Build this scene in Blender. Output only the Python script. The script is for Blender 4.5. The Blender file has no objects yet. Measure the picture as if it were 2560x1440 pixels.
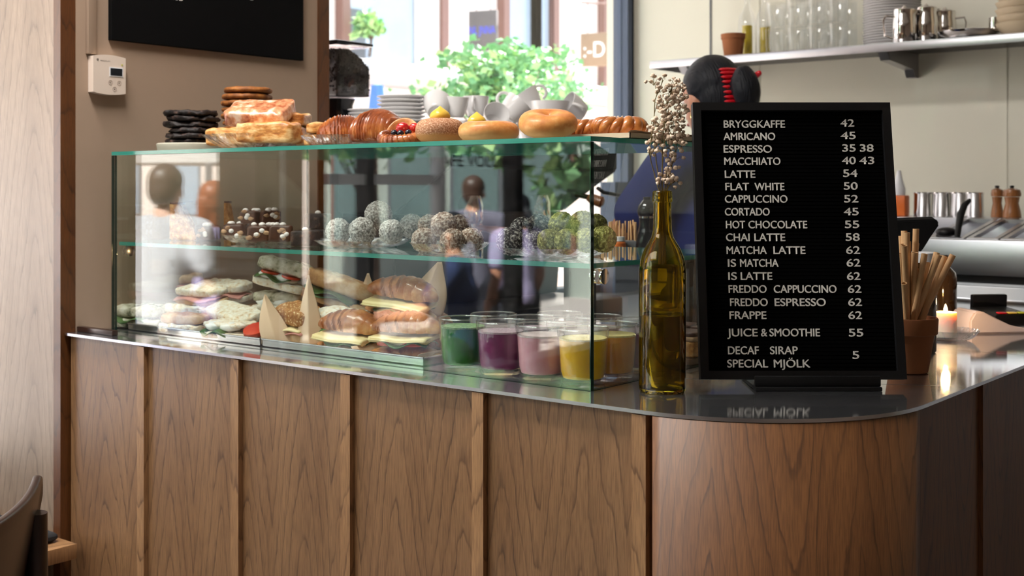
import bpy, bmesh, math, random
from mathutils import Vector, Matrix, noise
random.seed(7)
S = bpy.context.scene
COL = S.collection
PI = math.pi
rad = math.radians

# ------------------------------------------------------------------ camera, light, exposure
CAM_Z = 1.319
FOC = 3018.0                                   # focal length in pixels of the 2560 px wide frame
HOR = 472.0                                    # image row of the horizon
YAW = rad(38.44)
FX, FY = -math.sin(YAW), math.cos(YAW)         # camera forward
RX, RY = math.cos(YAW), math.sin(YAW)          # camera right
cam = bpy.data.cameras.new('camera')
cam.sensor_width = 36
cam.lens = FOC / 2560 * 36
cam.shift_y = (HOR - 720) / 2560
cam.clip_end = 200
cam.dof.use_dof = True
cam.dof.focus_distance = 2.02
cam.dof.aperture_fstop = 6.3
cam_o = bpy.data.objects.new('camera', cam)
cam_o.location = (0, 0, CAM_Z)
cam_o.rotation_euler = (PI / 2, 0, YAW)
COL.objects.link(cam_o)
S.camera = cam_o

W = bpy.data.worlds.new('sky')
S.world = W
W.use_nodes = True
wn = W.node_tree
bg = wn.nodes['Background']
bg.inputs['Color'].default_value = (0.66, 0.82, 1.0, 1)
bg.inputs['Strength'].default_value = 1.7

def light(name, kind, loc, rot, power, color=(1, 1, 1), **kw):
    l = bpy.data.lights.new(name, kind)
    l.energy = power
    l.color = color
    for k, v in kw.items():
        setattr(l, k, v)
    o = bpy.data.objects.new(name, l)
    o.location = loc
    o.rotation_euler = rot
    COL.objects.link(o)
    return o

light('sun', 'SUN', (0, 9, 9), Vector((-0.05, -0.62, -0.78)).to_track_quat('-Z', 'Y').to_euler(), 22.0, (1.0, 0.96, 0.92), angle=rad(0.6))
light('ceiling_fill', 'AREA', (-2.5, -1.1, 2.96), (0, 0, 0), 32, (1.0, 0.95, 0.91), shape='RECTANGLE', size=2.4, size_y=1.6)  # fill light added out of view to brighten the counter front
light('counter_fill', 'AREA', (-1.9, 0.95, 2.96), (0, 0, 0), 36, (1.0, 0.95, 0.90), shape='RECTANGLE', size=1.3, size_y=0.35)  # added unseen fill for the back wall and the counter wood
def portal(loc, rot, sx, sy):
    o = light('window_portal', 'AREA', loc, rot, 1.0, shape='RECTANGLE', size=sx, size_y=sy)
    o.data.cycles.is_portal = True
portal((-3.5, -1.3, 1.7), (0, rad(-90), 0), 2.3, 5.4)
portal((-2.62, 3.2, 2.0), (0, rad(-90), 0), 2.0, 1.8)

S.view_settings.view_transform = 'Standard'
S.view_settings.look = 'None'
S.view_settings.gamma = 1
S.view_settings.use_curve_mapping = False
S.view_settings.exposure = 0.82
cy = S.cycles
cy.max_bounces = 10
cy.diffuse_bounces = 3
cy.glossy_bounces = 4
cy.transmission_bounces = 8
cy.transparent_max_bounces = 24
cy.sample_clamp_indirect = 4.0
cy.blur_glossy = 0.5

# ------------------------------------------------------------------ placing
def ray(px, py, d):
    lat = (px - 1280) / FOC * d
    return Vector((FX * d + RX * lat, FY * d + RY * lat, CAM_Z + (HOR - py) / FOC * d))
def xat(px, y):                                # x of the sight line through column px where it crosses the plane y
    r = (px - 1280) / FOC
    return y * (FY * r - RY) / (RX + RY * r)
def yat(px, x):
    r = (px - 1280) / FOC
    return x * (RX + RY * r) / (FY * r - RY)
def depth(x, y):
    return FX * x + FY * y
def zat(py, x, y):
    return CAM_Z + (HOR - py) / FOC * depth(x, y)
def on(px, py, z):                             # point of the horizontal plane z seen at a pixel
    return ray(px, py, (CAM_Z - z) * FOC / (py - HOR))

# ------------------------------------------------------------------ materials
def srgb(r, g, b):
    f = lambda c: (c / 255 / 12.92) if c <= 10 else ((c / 255 + 0.055) / 1.055) ** 2.4
    return (f(r), f(g), f(b))
class NT:
    def __init__(s, name):
        s.m = bpy.data.materials.new(name)
        s.m.use_nodes = True
        s.t = s.m.node_tree
        s.b = s.t.nodes['Principled BSDF']
        s.out = s.t.nodes['Material Output']
    def n(s, typ, **kw):
        x = s.t.nodes.new(typ)
        for k, v in kw.items():
            if k.startswith('i_'):
                k = k[2:]
                x.inputs[int(k) if k.isdigit() else k.replace('_', ' ')].default_value = v
            else:
                setattr(x, k, v)
        return x
    def l(s, a, b):
        s.t.links.new(a, b)
    def math(s, op, a, b=None, c=None):
        x = s.n('ShaderNodeMath', operation=op)
        for i, v in enumerate((a, b, c)):
            if v is None:
                continue
            if isinstance(v, (int, float)):
                x.inputs[i].default_value = v
            else:
                s.l(v, x.inputs[i])
        return x.outputs[0]
    def mix(s, fac, a, b):
        x = s.n('ShaderNodeMix', data_type='RGBA')
        for i, v in ((0, fac), (6, a), (7, b)):
            if isinstance(v, (int, float)):
                x.inputs[i].default_value = v
            elif isinstance(v, tuple):
                x.inputs[i].default_value = (*v[:3], 1)
            else:
                s.l(v, x.inputs[i])
        return x.outputs[2]
    def ramp(s, fac, stops):
        x = s.n('ShaderNodeValToRGB')
        e = x.color_ramp.elements
        while len(e) < len(stops):
            e.new(0.5)
        for k, (p, c) in enumerate(stops):
            e[k].position = p
            e[k].color = (c, c, c, 1) if isinstance(c, (int, float)) else (*c[:3], 1)
        s.l(fac, x.inputs[0])
        return x.outputs[0]
    def coord(s, kind='Object', scale=(1, 1, 1)):
        tc = s.n('ShaderNodeTexCoord')
        mp = s.n('ShaderNodeMapping')
        mp.inputs['Scale'].default_value = scale
        s.l(tc.outputs[kind], mp.inputs[0])
        return mp.outputs[0]
    def noise(s, vec, scale, detail=4, rough=0.55, dist=0):
        x = s.n('ShaderNodeTexNoise', i_Scale=scale, i_Detail=detail, i_Roughness=rough, i_Distortion=dist)
        s.l(vec, x.inputs['Vector'])
        return x.outputs['Fac']
    def set(s, **kw):
        for k, v in kw.items():
            k = k.replace('_', ' ')
            if isinstance(v, (int, float)):
                s.b.inputs[k].default_value = v
            elif isinstance(v, tuple):
                s.b.inputs[k].default_value = (*v[:3], 1) if s.b.inputs[k].type == 'RGBA' else v[:3]
            else:
                s.l(v, s.b.inputs[k])
        return s
    def bump(s, h, strength=0.3, dist=0.002):
        x = s.n('ShaderNodeBump', i_Strength=strength, i_Distance=dist)
        s.l(h, x.inputs['Height'])
        s.l(x.outputs[0], s.b.inputs['Normal'])
        return s
M = {}
def plain(name, col, rough=0.5, metal=0.0, var=0.08, scale=30, bump=0, coat=0, **kw):
    t = NT(name)
    v = t.noise(t.coord(), scale)
    lo = tuple(c * (1 - var) for c in col)
    hi = tuple(min(1, c * (1 + var)) for c in col)
    t.set(Base_Color=t.mix(v, lo, hi), Roughness=rough, Metallic=metal, Coat_Weight=coat, **kw)
    if bump:
        t.bump(v, bump)
    M[name] = t.m
    return t.m
def emit(name, col, strength):
    t = NT(name)
    t.set(Base_Color=col, Emission_Color=col, Emission_Strength=strength)
    M[name] = t.m

def wood(name, c_light, c_dark, c_pore, rough=0.4, period=0.152, flip=1, fig=1.0, coat=0.35, coat_rough=0.22, sheen=0.5):
    """oak-like veneer; UV in metres, v runs up; nested cathedral figure plus pores"""
    t = NT(name)
    uv = t.n('ShaderNodeTexCoord').outputs['UV']
    sp = t.n('ShaderNodeSeparateXYZ')
    t.l(uv, sp.inputs[0])
    u, v = sp.outputs[0], sp.outputs[1]
    def vec(a, b, sx, sy):
        c = t.n('ShaderNodeCombineXYZ')
        t.l(t.math('MULTIPLY', a, sx), c.inputs[0])
        t.l(t.math('MULTIPLY', b, sy), c.inputs[1])
        return c.outputs[0]
    wob = t.noise(vec(u, v, 6, 0.9), 1.0, 3, 0.5)
    wob2 = t.noise(vec(u, v, 40, 9), 1.0, 3, 0.6)
    pp = t.math('PINGPONG', t.math('ADD', u, t.math('MULTIPLY', t.math('SUBTRACT', wob, 0.5), 0.05)), period)
    d = t.math('SUBTRACT', pp, period * 0.5)
    hyp = t.math('SQRT', t.math('ADD', t.math('MULTIPLY', d, d), 0.00012))
    f = t.math('ADD', t.math('MULTIPLY', hyp, 46.0 * fig), t.math('MULTIPLY', v, 7.5 * flip))
    f = t.math('ADD', f, t.math('MULTIPLY', wob, 5.0))
    f = t.math('ADD', f, t.math('MULTIPLY', wob2, 0.7))
    fr = t.math('FRACT', f)
    line = t.ramp(fr, [(0.0, 1.0), (0.04, 0.8), (0.11, 0.25), (0.4, 0.0), (0.95, 0.0), (1.0, 1.0)])
    broken = t.ramp(t.noise(vec(u, v, 60, 5), 1.0, 3), [(0.3, 0.35), (0.65, 1.0)])
    line = t.math('MULTIPLY', line, broken)
    pore = t.noise(vec(u, v, 700, 22), 1.0, 2, 0.6)
    pore = t.ramp(pore, [(0.42, 1.0), (0.55, 0.0)])
    tone = t.noise(vec(u, v, 14, 0.9), 1.0, 3)
    base = t.mix(t.ramp(tone, [(0.3, 0.0), (0.7, 1.0)]), c_dark, c_light)
    base = t.mix(t.math('MULTIPLY', pore, 0.34), base, c_pore)
    base = t.mix(t.math('MULTIPLY', line, 0.74), base, c_pore)
    t.set(Base_Color=base, Roughness=rough, Coat_Weight=coat, Coat_Roughness=coat_rough)
    t.bump(t.math('ADD', pore, line), -0.12, 0.0006)
    M[name] = t.m

def pane_glass(name, tint=(0.95, 0.985, 0.97), f0=0.045, rough=0.0):
    """clear sheet glass: lets light straight through, mirrors more at grazing angles"""
    t = NT(name)
    lw = t.n('ShaderNodeLayerWeight', i_Blend=0.5)
    p = t.math('POWER', lw.outputs['Facing'], 5.0)
    fac = t.math('ADD', t.math('MULTIPLY', p, 1 - f0), f0)
    tr = t.n('ShaderNodeBsdfTransparent')
    tr.inputs[0].default_value = (*tint, 1)
    gl = t.n('ShaderNodeBsdfGlossy', i_Roughness=rough)
    gl.inputs[0].default_value = (1, 1, 1, 1)
    mx = t.n('ShaderNodeMixShader')
    t.l(fac, mx.inputs[0])
    t.l(tr.outputs[0], mx.inputs[1])
    t.l(gl.outputs[0], mx.inputs[2])
    t.l(mx.outputs[0], t.out.inputs[0])
    M[name] = t.m
def solid_glass(name, col=(1, 1, 1), ior=1.48, rough=0.0):
    t = NT(name)
    t.set(Base_Color=col, Roughness=rough, IOR=ior, Transmission_Weight=1.0)
    M[name] = t.m

# ------------------------------------------------------------------ mesh builder
class MB:
    def __init__(s):
        s.b = bmesh.new()
        s.uv = None
    def _mi(s, f0, mi):
        if mi:
            for f in list(s.b.faces)[f0:]:
                f.material_index = mi
    def quad(s, pts, mi=0, uvs=None):
        f = s.b.faces.new([s.b.verts.new(p) for p in pts])
        f.material_index = mi
        if uvs:
            if s.uv is None:
                s.uv = s.b.loops.layers.uv.new('UVMap')
            for lp, q in zip(f.loops, uvs):
                lp[s.uv].uv = q
        return f
    def box(s, x0, x1, y0, y1, z0, z1, bev=0.0, mi=0, seg=2, xf=None):
        n0 = len(s.b.faces)
        v = [s.b.verts.new((x, y, z)) for x in (x0, x1) for y in (y0, y1) for z in (z0, z1)]
        fs = [s.b.faces.new([v[i] for i in q]) for q in
              ((0, 1, 3, 2), (4, 6, 7, 5), (0, 4, 5, 1), (2, 3, 7, 6), (0, 2, 6, 4), (1, 5, 7, 3))]
        for f in fs:
            f.material_index = mi
        if xf is not None:
            bmesh.ops.transform(s.b, matrix=xf, verts=v)
        if bev:
            ed = list({e for f in fs for e in f.edges})
            r = bmesh.ops.bevel(s.b, geom=ed, offset=bev, segments=seg, affect='EDGES', profile=0.5)
            for f in r['faces']:
                f.material_index = mi
        return s
    def surf(s, fn, nu, nv, wu=False, wv=False, mi=0, cap0=False, cap1=False):
        """grid of points fn(u, v), u and v in 0..1"""
        R = []
        for i in range(nu if wu else nu + 1):
            R.append([s.b.verts.new(fn(i / nu, j / nv)) for j in range(nv if wv else nv + 1)])
        for i in range(nu):
            a, b = R[i], R[(i + 1) % len(R)]
            for j in range(nv):
                k = (j + 1) % len(a)
                try:
                    s.b.faces.new((a[j], b[j], b[k], a[k])).material_index = mi
                except ValueError:
                    pass
        if cap0:
            s.b.faces.new(R[0]).material_index = mi
        if cap1:
            s.b.faces.new(list(reversed(R[-1]))).material_index = mi
        return R
    def lathe(s, prof, seg=32, c=(0, 0, 0), mi=0, rf=None, xf=None):
        """prof: (radius, z) from bottom to top; radius 0 ends close"""
        n0 = len(s.b.verts)
        rings = []
        for r, z in prof:
            if r < 1e-6:
                rings.append([s.b.verts.new((c[0], c[1], c[2] + z))])
            else:
                rings.append([s.b.verts.new((c[0] + math.cos(2 * PI * k / seg) * r * (rf(2 * PI * k / seg, z) if rf else 1),
                                             c[1] + math.sin(2 * PI * k / seg) * r * (rf(2 * PI * k / seg, z) if rf else 1),
                                             c[2] + z)) for k in range(seg)])
        for a, b in zip(rings, rings[1:]):
            for k in range(seg):
                q = (k + 1) % seg
                if len(a) == 1 and len(b) == 1:
                    continue
                if len(a) == 1:
                    f = s.b.faces.new((a[0], b[q], b[k]))
                elif len(b) == 1:
                    f = s.b.faces.new((a[k], a[q], b[0]))
                else:
                    f = s.b.faces.new((a[k], a[q], b[q], b[k]))
                f.material_index = mi
        if xf is not None:
            s.b.verts.ensure_lookup_table()
            bmesh.ops.transform(s.b, matrix=xf, verts=s.b.verts[n0:])
        return s
    def tube(s, pts, r, seg=10, closed=False, mi=0, cap=True, squash=None):
        pts = [Vector(p) for p in pts]
        n = len(pts)
        rs = r if isinstance(r, (list, tuple)) else [r] * n
        rings = []
        up = None
        for i, p in enumerate(pts):
            if closed:
                t = pts[(i + 1) % n] - pts[i - 1]
            else:
                t = pts[min(i + 1, n - 1)] - pts[max(i - 1, 0)]
            t.normalize()
            if up is None:
                up = t.orthogonal().normalized()
            up = (up - t * up.dot(t))
            if up.length < 1e-6:
                up = t.orthogonal()
            up.normalize()
            sd = t.cross(up)
            rings.append([s.b.verts.new(p + (up * math.cos(2 * PI * k / seg) + sd * math.sin(2 * PI * k / seg)) * rs[i]) for k in range(seg)])
        for i in range(n if closed else n - 1):
            a, b = rings[i], rings[(i + 1) % n]
            off = 0
            if closed and i == n - 1:
                off = min(range(seg), key=lambda o: (a[0].co - b[o].co).length)
            for k in range(seg):
                s.b.faces.new((a[k], a[(k + 1) % seg], b[(k + 1 + off) % seg], b[(k + off) % seg])).material_index = mi
        if cap and not closed:
            s.b.faces.new(list(reversed(rings[0]))).material_index = mi
            s.b.faces.new(rings[-1]).material_index = mi
        return s
    def ball(s, c, r, sub=2, mi=0, disp=0, freq=20, seed=0, rot=None):
        r = (r, r, r) if isinstance(r, (int, float)) else r
        q = bmesh.ops.create_icosphere(s.b, subdivisions=sub, radius=1.0)
        fs = set()
        for v in q['verts']:
            k = 1.0
            if disp:
                k += disp * noise.noise(v.co * freq + Vector((seed * 3.7, seed * 1.3, seed)))
            p = Vector((v.co.x * r[0] * k, v.co.y * r[1] * k, v.co.z * r[2] * k))
            if rot is not None:
                p = rot @ p
            v.co = p + Vector(c)
            fs.update(v.link_faces)
        for f in fs:
            f.material_index = mi
        return s
    def cap(s, p0, r0, p1, r1, seg=12):            # capsule of two radii
        p0, p1 = Vector(p0), Vector(p1)
        s.tube([p0, p1], [r0, r1], seg)
        s.ball(p0, r0, 2)
        s.ball(p1, r1, 2)
        return s
    def prism(s, poly, z0, z1, mi=0, mside=None):
        a = [s.b.verts.new((x, y, z0)) for x, y in poly]
        b = [s.b.verts.new((x, y, z1)) for x, y in poly]
        n = len(poly)
        s.b.faces.new(list(reversed(a))).material_index = mi
        s.b.faces.new(b).material_index = mi
        for k in range(n):
            s.b.faces.new((a[k], a[(k + 1) % n], b[(k + 1) % n], b[k])).material_index = mi if mside is None else mside
        return s
    def rough(s, amp, freq, seed=0, along=None):
        for v in s.b.verts:
            n = noise.noise_vector(v.co * freq + Vector((seed, seed * 2.1, seed * 0.7)))
            v.co += n * amp
        return s
    def xf(s, m):
        bmesh.ops.transform(s.b, matrix=m, verts=s.b.verts)
        return s
    def mesh(s, name, mats, smooth=35):
        bmesh.ops.recalc_face_normals(s.b, faces=s.b.faces)
        me = bpy.data.meshes.new(name)
        s.b.to_mesh(me)
        s.b.free()
        for m in (mats if isinstance(mats, (list, tuple)) else [mats]):
            me.materials.append(M[m] if isinstance(m, str) else m)
        if smooth:
            me.polygons.foreach_set('use_smooth', [True] * len(me.polygons))
            if smooth < 180:
                me.set_sharp_from_angle(angle=rad(smooth))
        return me
    def build(s, name, mats, parent=None, loc=(0, 0, 0), rot=(0, 0, 0), smooth=35):
        o = bpy.data.objects.new(name, s.mesh(name, mats, smooth))
        COL.objects.link(o)
        o.location = loc
        o.rotation_euler = rot
        o.parent = parent
        return o
def tag(o, label, cat, group=None, kind=None):
    o['label'] = label
    o['category'] = cat
    if group:
        o['group'] = group
    if kind:
        o['kind'] = kind
    return o
def struct(o):
    o['kind'] = 'structure'
    return o
def thing(name, label, cat, loc=(0, 0, 0), rot=(0, 0, 0), group=None):
    o = bpy.data.objects.new(name, None)
    o.empty_display_size = 0.05
    COL.objects.link(o)
    o.location = loc
    o.rotation_euler = rot if isinstance(rot, (tuple, list)) else (0, 0, rot)
    return tag(o, label, cat, group)
def dup(root, loc=None, rot=None, label=None, group=None, scale=None):
    r = root.copy()
    COL.objects.link(r)
    if loc is not None:
        r.location = loc
    if rot is not None:
        r.rotation_euler = rot if isinstance(rot, (tuple, list)) else (0, 0, rot)
    if scale is not None:
        r.scale = (scale,) * 3 if isinstance(scale, (int, float)) else scale
    if label:
        r['label'] = label
    if group:
        r['group'] = group
    for ch in list(root.children):
        c = ch.copy()
        COL.objects.link(c)
        c.parent = r
        for g in list(ch.children):
            d = g.copy()
            COL.objects.link(d)
            d.parent = c
    return r
def text_mesh(body, size=1.0, offset=0.0, extrude=0.0, align='LEFT', spacing=1.0):
    cu = bpy.data.curves.new('txt', 'FONT')
    cu.body = body
    cu.size = size
    cu.offset = offset
    cu.extrude = extrude
    cu.align_x = align
    cu.space_character = spacing
    o = bpy.data.objects.new('txt', cu)
    COL.objects.link(o)
    bpy.context.view_layer.update()
    me = bpy.data.meshes.new_from_object(o.evaluated_get(bpy.context.evaluated_depsgraph_get()))
    bpy.data.objects.remove(o)
    bpy.data.curves.remove(cu)
    return me
def add_text(mb, body, p, xdir, ydir, height, width=None, offset=0.0, extrude=0.0, mi=0, spacing=1.0, mirror=False):
    """letters with cap height `height`, lower left at p, running along xdir"""
    me = text_mesh(body, 1.0, offset, 0.0, spacing=spacing)
    xs = [v.co.x for v in me.vertices]
    ys = [v.co.y for v in me.vertices if True]
    x0, x1 = min(xs), max(xs)
    y0 = 0.0
    cap_h = 0.7
    sy = height / cap_h
    sx = (width / (x1 - x0)) if width else sy
    X, Y = Vector(xdir).normalized(), Vector(ydir).normalized()
    N = X.cross(Y)
    base = len(mb.b.verts)
    vs = [mb.b.verts.new(Vector(p) + X * ((v.co.x - x0) * sx) + Y * ((v.co.y - y0) * sy) + N * extrude) for v in me.vertices]
    for f in me.polygons:
        try:
            mb.b.faces.new([vs[i] for i in f.vertices]).material_index = mi
        except ValueError:
            pass
    bpy.data.meshes.remove(me)
    return (x1 - x0) * sx
# ------------------------------------------------------------------ material library
wood('oak_front', srgb(154, 116, 80), srgb(132, 96, 64), srgb(54, 34, 24), rough=0.42, coat=0.3, coat_rough=0.25)
wood('oak_edge', srgb(178, 136, 94), srgb(154, 114, 77), srgb(70, 44, 28), rough=0.45, period=0.9, fig=0.15, coat=0.3, coat_rough=0.25)
wood('oak_curve', srgb(134, 89, 50), srgb(108, 69, 37), srgb(52, 30, 18), rough=0.5, flip=-1, period=0.2, coat=0.08, coat_rough=0.35)  # more orange veneer, with the curve's shade also darkened into the colour
wood('oak_panel', srgb(160, 138, 116), srgb(140, 118, 97), srgb(78, 60, 48), rough=0.4, period=0.5, fig=0.7, coat=0.5, coat_rough=0.34)
wood('oak_brown', srgb(110, 66, 30), srgb(88, 50, 22), srgb(46, 26, 12), rough=0.4, period=0.9, fig=0.4)
wood('chair_wood', srgb(52, 29, 20), srgb(38, 20, 14), srgb(20, 10, 8), rough=0.35, period=0.6)
wood('mill_wood', srgb(170, 112, 62), srgb(140, 86, 44), srgb(80, 44, 22), rough=0.35, period=0.4)
plain('plaster', srgb(162, 139, 119), 0.85, var=0.025, scale=60, bump=0.04)
plain('panel_cream', srgb(226, 224, 208), 0.28, var=0.02, scale=3, coat=0.3)
plain('ceiling_white', srgb(225, 220, 212), 0.9, var=0.02)
plain('wall_dark', srgb(122, 106, 94), 0.85, var=0.05, scale=8)
plain('wall_white', srgb(214, 208, 200), 0.85, var=0.03, scale=8)
plain('floor_tile', srgb(112, 104, 98), 0.45, var=0.12, scale=6)
plain('frame_blue', srgb(76, 90, 116), 0.4, var=0.05)
plain('frame_navy', srgb(34, 48, 78), 0.4, var=0.05)
plain('frame_grey', srgb(92, 94, 98), 0.4, var=0.05)
plain('frame_black', srgb(26, 28, 32), 0.4, var=0.1)
plain('frame_white', srgb(226, 228, 232), 0.4, var=0.03)
plain('black_matt', (0.0025, 0.0025, 0.0027), 0.75, var=0.2, scale=200, Specular_IOR_Level=0.1)
plain('black_felt', (0.0012, 0.0012, 0.0012), 0.95, var=0.3, scale=400, Specular_IOR_Level=0.04)
plain('black_plastic', (0.006, 0.006, 0.0065), 0.45, var=0.1, Specular_IOR_Level=0.3)
plain('black_gloss', (0.008, 0.009, 0.012), 0.12, var=0.1)
plain('dark_metal', (0.02, 0.02, 0.022), 0.3, metal=0.4, var=0.1)
plain('white_plastic', srgb(222, 206, 192), 0.45, var=0.02)
plain('ceramic', srgb(232, 231, 231), 0.18, var=0.01, coat=0.4)
plain('stoneware', srgb(214, 210, 192), 0.45, var=0.04, scale=80)
plain('stone_bowl', srgb(206, 188, 160), 0.5, var=0.06, scale=60)
plain('letter_white', srgb(250, 247, 240), 0.5, var=0.02)
plain('terracotta', srgb(152, 94, 56), 0.85, var=0.1, scale=40, bump=0.1)
plain('kraft', srgb(232, 200, 168), 0.8, var=0.05, scale=90)
plain('straw_paper', srgb(226, 182, 132), 0.7, var=0.06, scale=60)
plain('chrome', (0.82, 0.80, 0.78), 0.09, metal=1.0, var=0.03)
plain('tray_metal', (0.62, 0.64, 0.66), 0.22, metal=1.0, var=0.05)
plain('steel_prep', (0.60, 0.62, 0.66), 0.32, metal=1.0, var=0.05, scale=12)
plain('steel_door', (0.62, 0.65, 0.68), 0.5, metal=0.45, var=0.04, scale=10)
plain('steel_shelf', (0.46, 0.46, 0.49), 0.28, metal=1.0, var=0.06, scale=8)
plain('orange_plastic', srgb(214, 104, 28), 0.45, var=0.05)
plain('led_green', srgb(190, 190, 60), 0.5, var=0.02)
plain('screen_dark', srgb(22, 26, 34), 0.15, var=0.05)
plain('mark_grey', srgb(90, 78, 72), 0.6, var=0.02)
plain('button_line', srgb(168, 148, 136), 0.6, var=0.02)
# worktop: brushed stainless steel
t = NT('worktop_steel')
v = t.noise(t.coord('Object', (2.0, 160, 1)), 6, 3)
v2 = t.noise(t.coord('Object', (3, 5, 1)), 2.0, 3)
t.set(Base_Color=t.mix(v, (0.46, 0.47, 0.49), (0.60, 0.61, 0.63)), Metallic=1.0,
      Roughness=t.math('ADD', t.math('MULTIPLY', v2, 0.05), 0.03))
t.bump(v, 0.03, 0.0004)
g2 = t.n('ShaderNodeBsdfGlossy', i_Roughness=0.42)
g2.inputs[0].default_value = (0.62, 0.64, 0.68, 1)
mxs = t.n('ShaderNodeMixShader')
mxs.inputs[0].default_value = 0.17
t.l(t.b.outputs[0], mxs.inputs[1])
t.l(g2.outputs[0], mxs.inputs[2])
t.l(mxs.outputs[0], t.out.inputs[0])
M['worktop_steel'] = t.m
plain('steel_edge', (0.75, 0.76, 0.80), 0.25, metal=1.0, var=0.04)
pane_glass('pane', (0.955, 0.985, 0.972), 0.062)
pane_glass('window_pane', (0.97, 0.985, 0.98), 0.05)
pane_glass('tumbler', (0.965, 0.97, 0.972), 0.035)
pane_glass('glass_rim', (0.9, 0.92, 0.93), 0.30)
pane_glass('acrylic', (0.9, 0.9, 0.9), 0.06)
pane_glass('hopper_glass', (0.86, 0.85, 0.86), 0.06)
pane_glass('crystal', (0.90, 0.90, 0.915), 0.20, 0.02)
solid_glass('bottle_glass', srgb(214, 188, 52), 1.5)
solid_glass('clear_glass', (0.98, 0.98, 0.98), 1.48)
solid_glass('water', srgb(250, 248, 236), 1.33)
solid_glass('oil', srgb(206, 186, 60), 1.46)
t = NT('glass_edge')
v = t.noise(t.coord('Object', (3, 3, 60)), 4)
t.set(Base_Color=t.mix(v, (0.03, 0.24, 0.19), (0.05, 0.33, 0.26)), Roughness=0.12, Transmission_Weight=0.15)
M['glass_edge'] = t.m
t = NT('glass_edge_dark')
t.set(Base_Color=(0.004, 0.026, 0.020), Roughness=0.1)
M['glass_edge_dark'] = t.m

# pastry and food
def food(name, stops, scale, rough=0.5, bump=0.4, bd=0.002, coat=0.0, kind='noise', vec=(1, 1, 1), detail=6, zmix=None, coat_rough=0.15, spec=0.4):
    t = NT(name)
    co = t.coord('Object', vec)
    if kind == 'noise':
        f = t.noise(co, scale, detail, 0.6)
    else:
        x = t.n('ShaderNodeTexVoronoi', i_Scale=scale)
        t.l(co, x.inputs['Vector'])
        f = x.outputs['Distance']
    c = t.ramp(f, stops)
    if zmix:                                       # (height0, height1, colour): baked colour changes with height on the thing
        z0, z1, col = zmix
        sp = t.n('ShaderNodeSeparateXYZ')
        t.l(t.n('ShaderNodeTexCoord').outputs['Object'], sp.inputs[0])
        mr = t.n('ShaderNodeMapRange', i_1=z0, i_2=z1)
        t.l(t.math('ADD', sp.outputs[2], t.math('MULTIPLY', t.math('SUBTRACT', t.noise(t.coord(), 60), 0.5), (z1 - z0) * 0.9)), mr.inputs[0])
        c = t.mix(mr.outputs[0], c, col)
    t.set(Base_Color=c, Roughness=rough, Coat_Weight=coat, Coat_Roughness=coat_rough, Specular_IOR_Level=spec)
    t.bump(f, bump, bd)
    M[name] = t.m
food('croissant', [(0.3, srgb(92, 38, 16)), (0.5, srgb(150, 76, 34)), (0.72, srgb(206, 134, 70))], 26, 0.35, 0.3, 0.001, coat=0.55)
food('croissant_pale', [(0.3, srgb(150, 84, 42)), (0.5, srgb(204, 138, 80)), (0.72, srgb(236, 196, 140))], 24, 0.4, 0.3, 0.001, coat=0.35)
food('croissant_gold', [(0.3, srgb(124, 62, 28)), (0.5, srgb(184, 112, 60)), (0.72, srgb(226, 172, 112))], 24, 0.38, 0.3, 0.001, coat=0.45)
food('puff', [(0.34, srgb(150, 84, 34)), (0.48, srgb(206, 142, 72)), (0.66, srgb(244, 208, 146))], 30, 0.45, 0.6, 0.003, coat=0.2, vec=(1, 1, 2.6))
food('puff_glazed', [(0.36, srgb(170, 92, 60)), (0.5, srgb(222, 156, 112)), (0.64, srgb(250, 224, 200))], 44, 0.3, 0.7, 0.002, coat=0.7)
food('choc_cookie', [(0.35, srgb(12, 8, 8)), (0.55, srgb(34, 23, 20)), (0.7, srgb(92, 64, 52))], 75, 0.55, 0.9, 0.004)
food('oat_cookie', [(0.3, srgb(96, 52, 20)), (0.55, srgb(150, 90, 38)), (0.75, srgb(190, 124, 60))], 50, 0.6, 0.8, 0.003)
food('donut_sugar', [(0.35, srgb(150, 96, 60)), (0.55, srgb(186, 136, 100)), (0.7, srgb(226, 190, 160))], 380, 0.7, 0.6, 0.0012, detail=2, zmix=(0.019, 0.013, srgb(206, 150, 88)))
food('bagel', [(0.3, srgb(186, 104, 44)), (0.55, srgb(216, 146, 76)), (0.75, srgb(240, 196, 136))], 34, 0.5, 0.35, 0.001, coat=0.1, zmix=(0.024, 0.010, srgb(226, 178, 112)))
food('bun', [(0.3, srgb(134, 70, 26)), (0.55, srgb(186, 112, 50)), (0.75, srgb(216, 156, 88))], 40, 0.35, 0.4, 0.001, coat=0.5)
food('sugar_grain', [(0.3, srgb(236, 216, 190)), (0.7, srgb(250, 240, 226))], 50, 0.4)
food('custard', [(0.3, srgb(224, 178, 56)), (0.7, srgb(244, 208, 92))], 12, 0.35, 0.1, coat=0.3)
food('strawberry', [(0.1, srgb(236, 150, 110)), (0.22, srgb(206, 40, 34)), (0.7, srgb(176, 22, 24))], 120, 0.25, 0.5, 0.001, coat=0.6, kind='voronoi')
food('blueberry', [(0.3, srgb(14, 14, 26)), (0.7, srgb(30, 30, 46))], 20, 0.2, 0.1, coat=0.5)
food('coconut_ball', [(0.3, srgb(74, 64, 58)), (0.5, srgb(168, 162, 156)), (0.64, srgb(226, 222, 218))], 250, 0.85, 1.0, 0.003, detail=4)
food('nut_ball', [(0.3, srgb(70, 46, 34)), (0.46, srgb(142, 112, 92)), (0.62, srgb(220, 206, 194))], 200, 0.8, 1.0, 0.004, detail=4)
food('dark_ball', [(0.36, srgb(26, 20, 24)), (0.5, srgb(70, 62, 64)), (0.62, srgb(200, 194, 190))], 210, 0.8, 1.0, 0.004, detail=4)
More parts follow.
